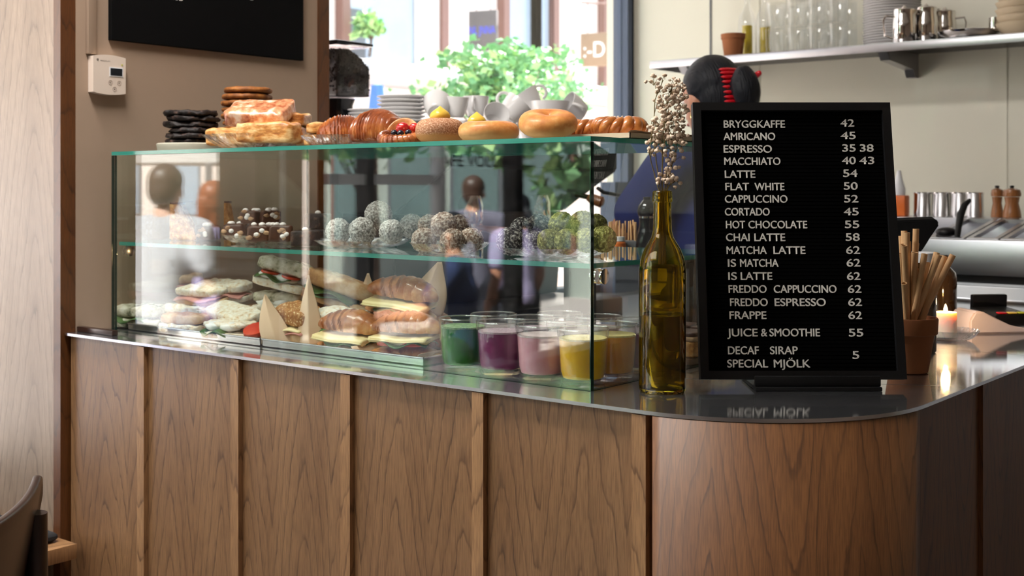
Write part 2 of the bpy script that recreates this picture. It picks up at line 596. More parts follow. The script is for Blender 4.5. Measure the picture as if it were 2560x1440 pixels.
food('green_ball', [(0.34, srgb(74, 68, 26)), (0.5, srgb(128, 124, 52)), (0.64, srgb(196, 192, 122))], 190, 0.8, 1.0, 0.004, detail=4)
food('chocolate', [(0.3, srgb(52, 30, 22)), (0.7, srgb(96, 62, 46))], 30, 0.45, 0.5)
food('biscuit', [(0.3, srgb(150, 108, 76)), (0.7, srgb(206, 168, 132))], 40, 0.7, 0.6)
food('marshmallow', [(0.3, srgb(236, 224, 220)), (0.7, srgb(250, 244, 240))], 30, 0.6, 0.2)
food('oat_slice', [(0.3, srgb(140, 84, 30)), (0.5, srgb(190, 128, 62)), (0.7, srgb(232, 186, 120))], 70, 0.7, 1.0, 0.004)
food('bread_crust', [(0.3, srgb(150, 92, 50)), (0.5, srgb(204, 152, 100)), (0.7, srgb(238, 210, 172))], 20, 0.6, 0.5, 0.003)
food('bread_crumb', [(0.30, srgb(206, 164, 120)), (0.42, srgb(238, 220, 192)), (0.6, srgb(250, 243, 230))], 95, 0.8, 1.0, 0.005, detail=5)
food('herb_bread', [(0.34, srgb(76, 84, 62)), (0.46, srgb(190, 182, 158)), (0.7, srgb(240, 234, 220))], 52, 0.8, 0.8, 0.003)
food('seed_bread', [(0.16, srgb(250, 226, 178)), (0.3, srgb(196, 142, 90)), (0.7, srgb(170, 112, 66))], 190, 0.6, 0.6, 0.002, kind='voronoi')
food('cheese', [(0.3, srgb(240, 216, 150)), (0.7, srgb(250, 234, 184))], 10, 0.35, 0.05, coat=0.1)
food('ham', [(0.3, srgb(196, 120, 112)), (0.7, srgb(230, 168, 156))], 30, 0.4, 0.1)
food('tomato', [(0.3, srgb(190, 40, 26)), (0.7, srgb(226, 84, 54))], 20, 0.2, 0.1, coat=0.4)
food('mozzarella', [(0.3, srgb(242, 240, 232)), (0.7, srgb(252, 250, 246))], 14, 0.3, 0.15, coat=0.2)
food('salad_leaf', [(0.3, srgb(40, 74, 34)), (0.7, srgb(92, 132, 66))], 40, 0.45, 0.5)
food('bean', [(0.3, srgb(18, 11, 9)), (0.7, srgb(46, 30, 24))], 40, 0.35, 0.3)
for nm, a, b in (('juice_green', (26, 104, 8), (48, 136, 20)), ('juice_purple', (122, 28, 88), (146, 50, 110)),
                 ('juice_pink', (222, 150, 164), (236, 176, 186)), ('juice_yellow', (240, 178, 4), (250, 200, 20)),
                 ('juice_orange', (244, 150, 6), (252, 176, 30))):
    food(nm, [(0.3, srgb(*a)), (0.7, srgb(*b))], 40, 0.4, 0.02)
for nm, a, b in (('foam_green', (110, 150, 86), (176, 200, 150)), ('foam_purple', (190, 150, 168), (226, 200, 208)),
                 ('foam_pink', (226, 190, 192), (242, 220, 218)), ('foam_yellow', (236, 204, 110), (248, 232, 170))):
    food(nm, [(0.35, srgb(*a)), (0.65, srgb(*b))], 260, 0.6, 0.6, 0.001)
food('dry_flower', [(0.3, srgb(196, 166, 140)), (0.5, srgb(232, 208, 184)), (0.7, srgb(248, 234, 216))], 160, 0.85, 0.8, 0.001)
plain('dry_stem', srgb(128, 112, 70), 0.8, var=0.15)
# people
plain('skin', srgb(190, 134, 106), 0.5, var=0.05, scale=20, Subsurface_Weight=0.1, Subsurface_Radius=(0.01, 0.004, 0.002))
plain('skin_pale', srgb(222, 176, 154), 0.5, var=0.05, scale=20)
t = NT('hair_black')
hv = t.noise(t.coord('Object', (260, 26, 26)), 1.0, 3, 0.6)
t.set(Base_Color=t.mix(hv, (0.0025, 0.003, 0.005), (0.010, 0.012, 0.018)), Roughness=0.5, Specular_IOR_Level=0.2)
t.bump(hv, 0.8, 0.004)
M['hair_black'] = t.m
plain('hair_brown', srgb(74, 52, 40), 0.45, var=0.3, scale=60)
plain('hair_red', srgb(150, 80, 40), 0.45, var=0.3, scale=60)
plain('shirt_blue', srgb(16, 34, 98), 0.85, var=0.1, scale=24)
plain('shirt_white', srgb(238, 238, 244), 0.85, var=0.03, scale=24)
plain('shirt_grey', srgb(110, 108, 124), 0.85, var=0.06, scale=24)
plain('shirt_navy', srgb(44, 58, 96), 0.9, var=0.5, scale=90)
plain('shirt_lilac', srgb(180, 168, 206), 0.85, var=0.05, scale=24)
plain('trousers_dark', srgb(34, 36, 46), 0.85, var=0.1, scale=24)
plain('trousers_blue', srgb(90, 108, 146), 0.85, var=0.1, scale=24)
plain('clip_red', srgb(206, 22, 40), 0.3, var=0.05)
plain('eye_white', srgb(236, 232, 226), 0.3, var=0.01)
plain('eye_dark', srgb(40, 28, 22), 0.2, var=0.01)
plain('lips', srgb(170, 92, 84), 0.45, var=0.03)
plain('gold', (0.9, 0.7, 0.3), 0.2, metal=1.0)
# street
plain('facade_stone', srgb(208, 182, 170), 0.9, var=0.06, scale=3)
plain('facade_plaster', srgb(226, 208, 198), 0.9, var=0.04, scale=2)
plain('ledge_stone', srgb(206, 204, 204), 0.9, var=0.04)
plain('facade_frame', srgb(120, 84, 74), 0.6, var=0.08)
plain('facade_glass', srgb(168, 178, 190), 0.25, var=0.12, scale=0.8, coat=0.5)
plain('shopfront_dark', srgb(164, 172, 162), 0.3, var=0.3, scale=1.2, coat=0.4)
plain('shop_glass', srgb(96, 114, 112), 0.2, var=0.4, scale=1.5, coat=0.4)
plain('paving', srgb(176, 166, 160), 0.9, var=0.1, scale=4)
plain('leaf', srgb(112, 160, 108), 0.6, var=0.35, scale=6, Transmission_Weight=0.0)
plain('leaf_light', srgb(164, 198, 128), 0.6, var=0.25, scale=6)
plain('bark', srgb(84, 66, 54), 0.9, var=0.2)
plain('sign_tan', srgb(150, 122, 96), 0.7, var=0.04)
plain('sign_dark', srgb(96, 88, 86), 0.7, var=0.04)
plain('sign_blue', srgb(50, 70, 220), 0.6, var=0.03)
plain('sign_white', srgb(250, 248, 244), 0.6, var=0.02)
plain('cloth_blue', srgb(80, 120, 215), 0.8, var=0.05)
plain('parasol', srgb(226, 214, 206), 0.9, var=0.04)
plain('cushion', srgb(40, 40, 42), 0.9, var=0.1)
emit('bulb', (1.0, 0.74, 0.42), 26)
emit('flame', (1.0, 0.62, 0.22), 60)
t = NT('wax')
t.set(Base_Color=srgb(246, 226, 206), Roughness=0.4, Subsurface_Weight=0.6, Subsurface_Radius=(0.03, 0.016, 0.008), Subsurface_Scale=0.5)
M['wax'] = t.m
emit('led_strip', (1.0, 0.9, 0.78), 8)
# ------------------------------------------------------------------ the setting
ZC = 1.0                                           # top of the counter
XW = -2.44                                         # plaster wall plane
YP = 1.47                                          # front of the oak partition
XK = -2.66                                         # kitchen window plane
YB = 4.10                                          # back wall plane
XS = -3.60                                         # street window plane
def uvmap(o, off=(0, 0)):                          # planar wood UVs in metres, v up
    me = o.data
    uv = me.uv_layers.new(name='UVMap') if not me.uv_layers else me.uv_layers[0]
    for p in me.polygons:
        n = p.normal
        for li in p.loop_indices:
            c = me.vertices[me.loops[li].vertex_index].co
            if abs(n.z) > 0.7:
                uv.data[li].uv = (c.x + off[0], c.y + off[1])
            elif abs(n.x) > abs(n.y):
                uv.data[li].uv = (c.y + off[0], c.z + off[1])
            else:
                uv.data[li].uv = (c.x + off[0], c.z + off[1])
    return o
def sbox(name, mats, *b, bev=0, parent=None):
    return struct(MB().box(*b, bev=bev).build(name, mats, parent))
sbox('floor', 'floor_tile', XS, 2.6, -4.2, YB, -0.1, 0.0)
sbox('ceiling', 'ceiling_white', XS, 2.6, -4.2, YB + 0.1, 3.0, 3.1)
o = sbox('wall_partition', 'oak_panel', XS + 0.06, XW - 0.028, YP, YP + 0.035, 0, 3.0)
uvmap(o, (0.31, 0.2))
o = sbox('trim_1', 'oak_brown', XW - 0.028, XW, YP - 0.001, YP + 0.036, 0, 3.0)
uvmap(o)
sbox('wall_left', 'plaster', XK, XW, YP + 0.036, 2.228, 0, 3.0)
o = sbox('trim_2', 'oak_brown', XW - 0.19, XW + 0.004, 2.2285, 2.268, 0.93, 3.0)
uvmap(o)
sbox('wall_sill', 'frame_grey', XK - 0.06, XW + 0.0, 2.2285, YB, 0, 0.92)
# back wall of large cream panels with fine joints
sbox('wall_back', 'panel_cream', XK - 0.1, 2.6, YB, YB + 0.1, 0, 3.0)
for k, px in enumerate((1777, 1897, 2515)):
    x = xat(px, YB)
    struct(MB().box(x - 0.004, x + 0.004, YB - 0.0025, YB - 0.0002, 1.0, 3.0).build('trim_%d' % (k + 5), 'frame_grey' if k == 0 else 'panel_cream'))
sbox('wall_right', 'wall_dark', 2.5, 2.6, -4.2, YB, 0, 3.0)
o = sbox('wall_front', 'wall_dark', XS, 2.6, -4.2, -4.1, 0, 3.0)
# kitchen window: dark metal frame with a pane; the post nearest the back wall is wide
w = bpy.data.objects.new('window_1', None)
COL.objects.link(w)
w['kind'] = 'structure'
def wpart(name, mat_, *b, par=w):
    o = MB().box(*b).build(name, mat_, par)
    o['kind'] = 'structure'
    return o
y0, y1, y2 = yat(1554, XK), yat(1571, XK), yat(1577, XK)
wpart('window_pane', 'window_pane', XK - 0.004, XK + 0.004, 2.27, y0, 0.95, 2.96)
wpart('window_frame', 'frame_blue', XK - 0.04, XK + 0.03, y0, y1, 0.92, 3.0)
wpart('window_frame', 'frame_navy', XK - 0.04, XK + 0.015, y1, y2, 0.92, 3.0)
wpart('window_frame', 'frame_grey', XK - 0.04, XK + 0.03, y2, YB - 0.01, 0.92, 3.0)
wpart('window_frame', 'frame_blue', XK - 0.04, XK + 0.03, 2.268, y0, 2.96, 3.0)
wpart('window_frame', 'frame_blue', XK - 0.04, XK + 0.03, 2.268, y0, 0.92, 0.95)
sbox('trim_3', 'frame_blue', XK + 0.031, XK + 0.10, 3.86, YB - 0.002, 0.92, 1.345)
# street windows along the seating area
w2 = bpy.data.objects.new('window_2', None)
COL.objects.link(w2)
w2['kind'] = 'structure'
def yref(px):                                      # where a sight line mirrored in the case front meets the street window
    r = (px - 1280) / FOC
    return 3.13 - XS * (RX + RY * r) / (FY * r - RY)
ZS = 0.5
wpart('window_pane', 'window_pane', XS - 0.004, XS + 0.004, -4.1, 1.47, ZS, 2.9, par=w2)
wpart('window_frame', 'oak_brown', XS - 0.06, XS + 0.16, yref(685), yref(566), 0, 3.0, par=w2)
wpart('window_frame', 'frame_white', XS + 0.16, XS + 0.166, yref(634), yref(627), 0, 3.0, par=w2)
wpart('window_frame', 'oak_brown', XS - 0.03, XS + 0.03, yref(797), yref(778), 0, 3.0, par=w2)
zb = CAM_Z + (HOR - 449) / FOC * depth(XS, 3.13 - yref(950))
wpart('window_frame', 'frame_white', XS - 0.02, XS + 0.02, yref(1097), yref(797), zb - 0.022, zb + 0.022, par=w2)
wpart('window_frame', 'frame_white', XS - 0.03, XS + 0.03, yref(1100), yref(1085), ZS, 3.0, par=w2)
wpart('window_frame', 'frame_black', XS - 0.04, XS + 0.04, yref(917), yref(902), ZS, 3.0, par=w2)
wpart('window_frame', 'frame_black', XS - 0.04, XS + 0.04, yref(1290), yref(1272), ZS, 3.0, par=w2)
wpart('window_frame', 'frame_black', XS - 0.05, XS + 0.05, -4.1, -3.9, 0, 3.0, par=w2)
wpart('window_frame', 'frame_white', XS - 0.03, XS + 0.03, 1.40, 1.47, 0, 3.0, par=w2)
sbox('wall_street', 'frame_grey', XS - 0.08, XS + 0.08, -4.1, YP, 0.0, ZS)
sbox('wall_lintel', 'wall_white', XS - 0.08, XS + 0.08, -4.1, YP, 2.9, 3.1)
# window lettering, read from the street side
mb = MB()
yl0, yl1 = yref(1083), yref(1276)
dd = depth(XS, 3.13 - (yl0 + yl1) / 2)
zl = CAM_Z + (HOR - 416) / FOC * dd
add_text(mb, 'CAFE VOLUM', (XS - 0.012, yl0, zl), (0, -1, 0), (0, 0, 1), 27 / FOC * dd, abs(yl0 - yl1), offset=0.02)
tag(mb.build('window_lettering', 'black_matt'), 'black cafe lettering on the street window', 'lettering')
# street outside
sbox('street', 'paving', -30, XS - 0.08, -25, 30, -0.12, -0.02)
XF = -8.2
fb = thing('facade_building', 'sunlit pale stone building across the street with tall brown framed windows', 'building', (XF, 0, 0))
def fpart(name, mat_, *b, bev=0):
    return MB().box(*b, bev=bev).build(name, mat_, fb)
fpart('wall', 'facade_plaster', -4, 0, -2.5, 28, 2.2, 9)
zl = 2.52
fpart('plinth', 'facade_stone', -0.2, 0.06, 2.2, 28, 0, 2.3, bev=0.02)
fpart('ledge', 'ledge_stone', -0.2, 0.22, 2.2, 28, zl - 0.12, zl, bev=0.02)
for k in range(4):
    fpart('string_course', 'ledge_stone', -0.1, 0.085, 2.2, 28, 0.35 + k * 0.5, 0.38 + k * 0.5)
def fwin(pa, pb, z0, z1, mull=()):
    ya, yb_ = yat(pa, XF), yat(pb, XF)
    f = MB()
    for p in (pa, pb) + tuple(mull):
        y = yat(p, XF)
        f.box(-0.1, 0.10, y - 0.05, y + 0.05, z0, z1)
    f.box(-0.1, 0.08, ya, yb_, z1 - 0.08, z1)
    w = f.build('window', 'facade_frame', fb)
    MB().box(-0.12, 0.02, ya, yb_, z0, z1).build('window_glass', 'facade_glass', w)
fwin(848, 1096, zl, 4.6)
fwin(1330, 1375, zl, 4.6)
fwin(1250, 1330, zl + 0.1, 4.6)
fwin(1500, 1552, zl, 4.6)
fpart('curtain', 'parasol', 0.03, 0.06, yat(1030, XF), yat(1088, XF), zl, 4.4)
fpart('curtain', 'frame_grey', 0.03, 0.05, yat(865, XF), yat(905, XF), zl, 3.0)
# houses closing the street, seen only as a mirror image in the case
shop = thing('shopfront', 'grey green glazed shopfront with warm lamps at the end of the street', 'building', (-13.2, -9, 0))
MB().box(0, 9.6, -3, 0, -0.02, 5.2).build('wall', 'shopfront_dark', shop)
for k in range(8):
    w = MB().box(0.25 + k * 1.15, 1.15 + k * 1.15, 0, 0.05, 0.5, 2.7).build('window', 'facade_frame' if k % 3 == 0 else 'frame_grey', shop)
    MB().box(0.32 + k * 1.15, 1.08 + k * 1.15, 0.0505, 0.06, 0.58, 2.62).build('window_glass', 'shop_glass', w)
for k in range(9):
    MB().ball((0.5 + k * 0.95, 0.25, 2.15 + 0.12 * (k % 3)), 0.06, 2).build('lamp', 'bulb', shop)
pale = thing('pale_house', 'pale rendered house at the end of the sunlit street', 'building', (-13.25, -9, 0))
MB().box(-14, 0, -3, 0, -0.02, 6).build('wall', 'facade_plaster', pale)
for k in range(8):
    MB().box(-13.3 + k * 1.6, -12.4 + k * 1.6, 0, 0.05, 0.9, 2.3).build('window', 'facade_glass', pale)

# housings added above the two fill lights, out of view
for nm, (lx, ly), (sx_, sy_), w_ in (('fill_housing', (-2.5, -1.1), (2.4, 1.6), 'large added fill light housing, unseen, on the ceiling over the seating area'), ('fill_housing', (-1.9, 0.95), (1.3, 0.35), 'narrow added fill light housing, unseen, on the ceiling in front of the counter')):
    t = thing(nm, w_, 'fill light housing', (lx, ly, 2.968))
    MB().box(-sx_ / 2 - 0.03, sx_ / 2 + 0.03, -sy_ / 2 - 0.03, sy_ / 2 + 0.03, 0, 0.0315).build('housing', 'frame_white', t, smooth=0)
# ------------------------------------------------------------------ counter
YC = 1.478                                         # front edge of the worktop
XR, RC = -0.632, 0.30                              # right edge and corner radius
def outline(ins=0.0, n=24, yback=3.05):
    cx, cyy, r = XR - RC, YC + RC, RC - ins
    p = [(-2.438, YC + ins)]
    for k in range(n + 1):
        a = -PI / 2 + PI / 2 * k / n
        p.append((cx + r * math.cos(a), cyy + r * math.sin(a)))
    p += [(XR - ins, yback), (-1.22, yback), (-1.22, 2.42), (-1.86, 2.42), (-1.86, 2.19), (-2.438, 2.19)]
    return p
cb = thing('counter', 'long oak veneered serving counter with upright battens and a rounded corner', 'counter', (0, 0, 0))
MB().prism(outline(0.030), 0.02, 0.9935).build('body', 'oak_brown', cb)
bx = [-2.145 + 0.304 * k for k in range(5)]        # right edges of the battens
edges = [-2.432] + bx
for k in range(5):
    o = MB().box(edges[k] + (0.0005 if k else 0), edges[k + 1] - 0.0245, YC + 0.012, YC + 0.032, 0.02, 0.9932).build('front_panel', 'oak_front', cb)
    uvmap(o, (0.37 * k + 0.1 + 0.304 * 0.5, 0.41 * (k % 3)))
for k in range(5):
    o = MB().box(bx[k] - 0.024, bx[k], YC + 0.0015, YC + 0.032, 0.02, 0.9925).build('batten', 'oak_edge', cb, smooth=0)
    uvmap(o, (1.7 * k, 0.3 * k))
def curved(name, mat_, r, a0, a1, n, z0, z1, off):
    mb = MB()
    cx, cyy = XR - RC, YC + RC
    arc = 0
    pts = [(cx + r * math.cos(a0 + (a1 - a0) * k / n), cyy + r * math.sin(a0 + (a1 - a0) * k / n)) for k in range(n + 1)]
    us = [r * (a1 - a0) * k / n for k in range(n + 1)]
    return pts, us
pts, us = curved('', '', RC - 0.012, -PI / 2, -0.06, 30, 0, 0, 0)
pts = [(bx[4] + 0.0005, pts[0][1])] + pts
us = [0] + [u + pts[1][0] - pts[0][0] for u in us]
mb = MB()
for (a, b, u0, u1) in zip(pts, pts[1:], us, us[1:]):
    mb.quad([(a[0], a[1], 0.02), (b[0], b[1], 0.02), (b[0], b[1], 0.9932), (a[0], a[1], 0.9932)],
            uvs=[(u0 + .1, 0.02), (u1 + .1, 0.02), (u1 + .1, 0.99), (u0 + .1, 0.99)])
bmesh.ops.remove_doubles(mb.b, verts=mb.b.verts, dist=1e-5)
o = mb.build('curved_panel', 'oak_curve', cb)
so = o.modifiers.new('thickness', 'SOLIDIFY')
so.thickness = 0.012
so.offset = -1
ye = pts[-1][1]
def sidep(name, mat_, y0, y1, x0, x1, off):
    o = MB().box(x0, x1, y0, y1, 0.02, 0.9932).build(name, mat_, cb)
    return uvmap(o, off)
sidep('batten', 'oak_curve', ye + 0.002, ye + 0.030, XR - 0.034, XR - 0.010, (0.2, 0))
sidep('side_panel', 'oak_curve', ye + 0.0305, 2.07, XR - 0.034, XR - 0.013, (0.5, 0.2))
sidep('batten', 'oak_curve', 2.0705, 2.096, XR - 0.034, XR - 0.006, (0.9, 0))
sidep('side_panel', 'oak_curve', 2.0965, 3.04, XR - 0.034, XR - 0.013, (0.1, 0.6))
wt = thing('worktop', 'thin brushed steel worktop on the oak counter', 'worktop', (0, 0, 0))
MB().prism(outline(0), 0.9945, ZC, mside=1).build('sheet', ['worktop_steel', 'steel_edge'], wt, smooth=40)
p0, p1 = on(1690, 962, ZC), on(1752, 947, ZC)
def seam(a, b):
    sm = MB()
    a, b = Vector(a), Vector(b)
    d = (b - a).normalized()
    n = Vector((-d.y, d.x, 0)) * 0.0007
    sm.quad([a - n, a + n, b + n, b - n])
    sm.build('seam', 'dark_metal', wt)
seam((-1.07, 1.75, ZC + 0.0002), (-0.64, 1.98, ZC + 0.0002))
seam((-1.22, 2.42, ZC + 0.0002), (-0.634, 2.42, ZC + 0.0002))
o = MB().box(-2.438, -2.30, 1.507, 1.522, ZC + 0.0002, ZC + 0.012, bev=0.002).build('wood_strip', 'chair_wood')
uvmap(o)
tag(o, 'short dark wooden strip lying on the worktop by the plaster wall', 'wooden strip')

# ------------------------------------------------------------------ glass display case
CX0, CX1, CY0, CY1, CT = -2.391, -1.084, 1.565, 2.145, 1.402
GT = 0.008
case = thing('display_case', 'rectangular frameless glass display case on the counter', 'display case', (0, 0, 0))
def slab(name, x0, x1, y0, y1, z0, z1, axis, edge='glass_edge'):
    mb = MB().box(x0, x1, y0, y1, z0, z1)
    mb.b.normal_update()
    for f in mb.b.faces:
        f.material_index = 0 if abs(f.normal[axis]) > 0.9 else 1
    return mb.build(name, ['pane', edge], case)
slab('front_pane', CX0, CX1, CY0, CY0 + GT, ZC + 0.0005, CT - GT - 0.0005, 1, 'glass_edge_dark')
slab('side_pane', CX1 - GT, CX1, CY0 + GT + 0.0005, CY1, ZC + 0.0005, CT - GT - 0.0005, 0, 'glass_edge_dark')
slab('side_pane', CX0, CX0 + GT, CY0 + GT + 0.0005, CY1, ZC + 0.0005, CT - GT - 0.0005, 0, 'glass_edge_dark')
slab('top_pane', CX0, CX1, CY0, CY1, CT - GT, CT, 2)
SZ = 1.200                                         # upper face of the shelf
slab('shelf_pane', CX0 + 0.009, CX1 - 0.009, CY0 + 0.014, 2.08, SZ - GT, SZ, 2)
for x, sgn in ((CX0 + GT, 1), (CX1 - GT, -1)):
    for y in (CY0 + 0.035, 2.03):
        mb = MB()
        xf = Matrix.Translation((x, y, SZ - 0.021)) @ Matrix.Rotation(rad(90) * sgn, 4, 'Y')
        mb.lathe([(0, 0), (0.0125, 0), (0.0125, 0.004), (0.009, 0.0045), (0.009, 0.007), (0.0125, 0.0075), (0.0125, 0.011), (0, 0.0115)], 28, xf=xf)
        if sgn < 0:
            mb.lathe([(0, 0), (0.0125, 0), (0.0125, 0.003), (0, 0.0035)], 28, xf=Matrix.Translation((CX1, y, SZ - 0.021)) @ Matrix.Rotation(rad(90), 4, 'Y'))
        mb.build('shelf_support', 'chrome', case)
# ------------------------------------------------------------------ food makers
def sp(c, e):
    return math.copysign(abs(c) ** e, c)
def slab_mesh(lx, ly, lz, e1=0.26, e2=0.22, amp=0.002, freq=45, seed=0, nu=40, nv=18, zbase=0.0, sag=0.0):
    """soft edged slab, its underside at z = 0"""
    mb = MB()
    def fn(u, v):
        th, ph = 2 * PI * u, PI * (v - 0.5)
        p = Vector((lx / 2 * sp(math.cos(ph), e1) * sp(math.cos(th), e2), ly / 2 * sp(math.cos(ph), e1) * sp(math.sin(th), e2), lz / 2 * sp(math.sin(ph), e1) + lz / 2))
        n = noise.noise_vector(p * freq + Vector((seed * 3.1, seed, seed * 1.7)))
        k = 0.25 + 0.75 * min(1, p.z / lz)
        p += n * amp * k
        p.z = max(0, p.z - sag * (p.x / lx) ** 2)
        return p
    mb.surf(fn, nu, nv, wu=True)
    bmesh.ops.remove_doubles(mb.b, verts=mb.b.verts, dist=1e-5)
    return mb
def croissant_mesh(L, R, n=7, curve=0.02, seed=0, flat=0.75, ridge=0.14, nu=90, nv=26, ends=0.62):
    mb = MB()
    rnd = random.Random(seed)
    ph = rnd.random()
    def fn(u, v):
        a = 2 * PI * v
        t = u * 2 - 1
        base = R * (max(0.0, 1 - abs(t) ** 2.2)) ** ends
        w = u + 0.035 * math.sin(9 * u + ph * 6)
        k = (w * n + ph + 0.55 * math.sin(a + 1) + 0.12 * math.sin(3 * a)) if t < 0 else ((1 - w) * n + ph + 0.55 * math.sin(a + 2))
        s = k - math.floor(k)
        r = base * (1 - ridge * (1 - s) ** 1.6)
        x = L / 2 * t
        y = curve * (1 - t * t) + r * math.cos(a) * 1.05
        z = r * math.sin(a)
        z = z if z > -R * (flat - 0.45) else -R * (flat - 0.45) + (z + R * (flat - 0.45)) * 0.15
        p = Vector((x, y, z + R * (flat - 0.45) + R * 0.08))
        p += noise.noise_vector(p * 60 + Vector((seed, 0, 0))) * R * 0.04
        p.z = max(p.z, 0)
        return p
    mb.surf(fn, nu, nv, wv=True)
    bmesh.ops.remove_doubles(mb.b, verts=mb.b.verts, dist=1e-5)
    return mb
def cookie_mesh(r, h, seed, amp=0.0035, lump=0.009):
    mb = MB()
    def fn(u, v):
        a = 2 * PI * u
        ph = PI * (v - 0.5)
        rr = r * (1 + 0.035 * noise.noise(Vector((math.cos(a) * 1.4, math.sin(a) * 1.4, seed * 5.3))))
        p = Vector((rr * sp(math.cos(ph), 0.35) * math.cos(a), rr * sp(math.cos(ph), 0.35) * math.sin(a), h / 2 + h / 2 * sp(math.sin(ph), 0.55)))
        n = noise.noise(p * 48 + Vector((seed * 9.1, 0, 0)))
        n2 = noise.noise(p * 170 + Vector((seed * 4.1, 3, 0)))
        p += Vector((math.cos(a), math.sin(a), 0)) * (n * lump + n2 * amp)
        p.z = min(max(p.z + n2 * amp * 0.6 + n * lump * 0.35 * (1 if p.z > h / 2 else -0.3), 0), h * 1.12)
        return p
    mb.surf(fn, 64, 10, wu=True)
    bmesh.ops.remove_doubles(mb.b, verts=mb.b.verts, dist=1e-5)
    return mb
def crystal_dish(r, h, lobes, foot=0.55, wave=0.09, thick=0.005, seg=None, dimple=True):
    """pressed glass dish with a lobed, scalloped rim"""
    seg = seg or lobes * 8
    mb = MB()
    def rf(a, z):
        k = max(0.0, min(1.0, z / h))
        return 1 + wave * k * (abs(math.sin(a * lobes / 2)) - 0.5) * 1.3
    out = [(0, 0.001), (r * foot * 0.8, 0.001), (r * foot * 0.95, 0.0), (r * foot, 0.002), (r * (foot * 0.6 + 0.4), h * 0.3), (r * 0.88, h * 0.62), (r * 0.975, h * 0.93), (r, h)]
    inn = [(r * 0.965, h * 0.99), (r * 0.85, h * 0.70), (r * (foot * 0.6 + 0.4) * 0.95, h * 0.42), (r * foot * 0.95, h * 0.22), (r * foot * 0.6, thick + 0.001), (0, thick + 0.001)]
    mb.lathe(out + inn, seg, rf=rf)
    if dimple:
        for v in mb.b.verts:                        # pressed lenses around the flank
            rr = math.hypot(v.co.x, v.co.y)
            if rr > r * foot * 1.05 and v.co.z < h * 0.95:
                a = math.atan2(v.co.y, v.co.x)
                v.co.z += 0.0025 * math.sin(a * lobes) * math.sin(PI * v.co.z / h)
    return mb

# ------------------------------------------------------------------ on top of the case
def put(mb, name, mats, label, cat, x, y, z, rz=0, group=None, rot=None, smooth=60):
    o = mb.build(name, mats, None, (x, y, z), rot if rot is not None else (0, 0, rz), smooth)
    return tag(o, label, cat, group)
# cream plate with the dark cookies
PX, PY = -2.280, 1.700
put(MB().lathe([(0, 0), (0.066, 0), (0.076, 0.004), (0.0785, 0.018), (0.076, 0.0195), (0.073, 0.018), (0.070, 0.008), (0, 0.007)], 56), 'plate', 'stoneware',
    'round cream stoneware plate under the stack of dark chocolate cookies', 'plate', PX, PY, CT)
names = ['bottom', 'second from bottom', 'third from bottom', 'fourth from bottom', 'fifth from bottom', 'sixth from bottom', 'top']
z = CT + 0.0073
for k in range(7):
    h = [0.0105, 0.0115, 0.012, 0.0125, 0.0135, 0.0125, 0.0135][k]
    dx, dy = [(0.004, 0), (-0.003, 0.002), (0.0, -0.003), (0.003, 0.001), (-0.006, -0.002), (0.0, 0.002), (-0.006, 0)][k]
    put(cookie_mesh([0.055, 0.057, 0.058, 0.057, 0.0595, 0.057, 0.059][k], h, k + 1), 'chocolate_cookie', 'choc_cookie',
        '%s cookie of the dark chocolate stack on the cream plate' % names[k], 'cookie', PX + 0.004 + dx, PY + dy, z, k * 1.3, 'dark chocolate cookies')
    z += h + 0.0002
# stack of golden cookies behind, on its own low plate
QX, QY = -2.265, 1.845
put(MB().lathe([(0, 0), (0.060, 0), (0.072, 0.010), (0.069, 0.0105), (0.058, 0.004), (0, 0.004)], 48), 'plate', 'stoneware',
    'small pale plate under the tall stack of golden brown cookies', 'plate', QX, QY, CT)
z = CT + 0.0042
od = ['lowest', 'second', 'third', 'fourth', 'fifth', 'sixth', 'seventh', 'eighth', 'ninth', 'topmost']
for k in range(10):
    h = 0.0152
    dx = [0, .003, -.002, .002, 0, -.002, -.001, -.003, 0.001, 0.006][k]
    put(cookie_mesh(0.0565 + 0.001 * (k % 3), h - 0.0005, k + 21, 0.0015, 0.003), 'oat_cookie', 'oat_cookie',
        '%s golden brown cookie%s in the tall stack by the plaster wall' % (od[k], '' if k in (0, 9) else ' from the bottom'), 'cookie', QX + dx, QY, z, k * 2.1, 'golden brown cookies')
    z += h
# first crystal dish with puff pastries
D1 = (xat(640, 1.695), 1.695)
put(crystal_dish(0.108, 0.032, 18, wave=0.10), 'crystal_dish', 'crystal', 'scalloped crystal dish holding the glazed puff pastry slabs', 'dish', D1[0], D1[1], CT, smooth=50)
zf = CT + 0.012
def puff(label, x, y, z, rz, lx=0.124, ly=0.072, lz=0.034, mat_='puff', seed=0, rot=None):
    return put(slab_mesh(lx, ly, lz, amp=0.0045, freq=55, seed=seed, nu=64, nv=26), 'puff_pastry', mat_, label, 'pastry', x, y, z, rz, 'puff pastries', rot=rot)
puff('plain puff pastry slab lying in front under the glazed one', xat(672, 1.662), 1.662, zf + 0.001, rad(26), 0.128, 0.062, 0.042, seed=1)
puff('puff pastry slab sticking out at the side next to the golden cookies', xat(585, 1.725), 1.725, zf, rad(20), 0.110, 0.07, 0.040, seed=2)
puff('puff pastry slab at the back of the crystal dish, lower of two', xat(727, 1.765), 1.765, zf, rad(-52), 0.10, 0.07, 0.042, seed=3)
puff('upper puff pastry slab at the back, lying on another one', xat(735, 1.77), 1.77, zf + 0.0425, rad(-56), 0.092, 0.062, 0.026, seed=4)
puff('sugar glazed puff pastry slab tilted on top of the pile', xat(653, 1.702), 1.702, zf + 0.0535, 0, 0.140, 0.084, 0.034, 'puff_glazed', 5, rot=(rad(27), rad(1), rad(26)))
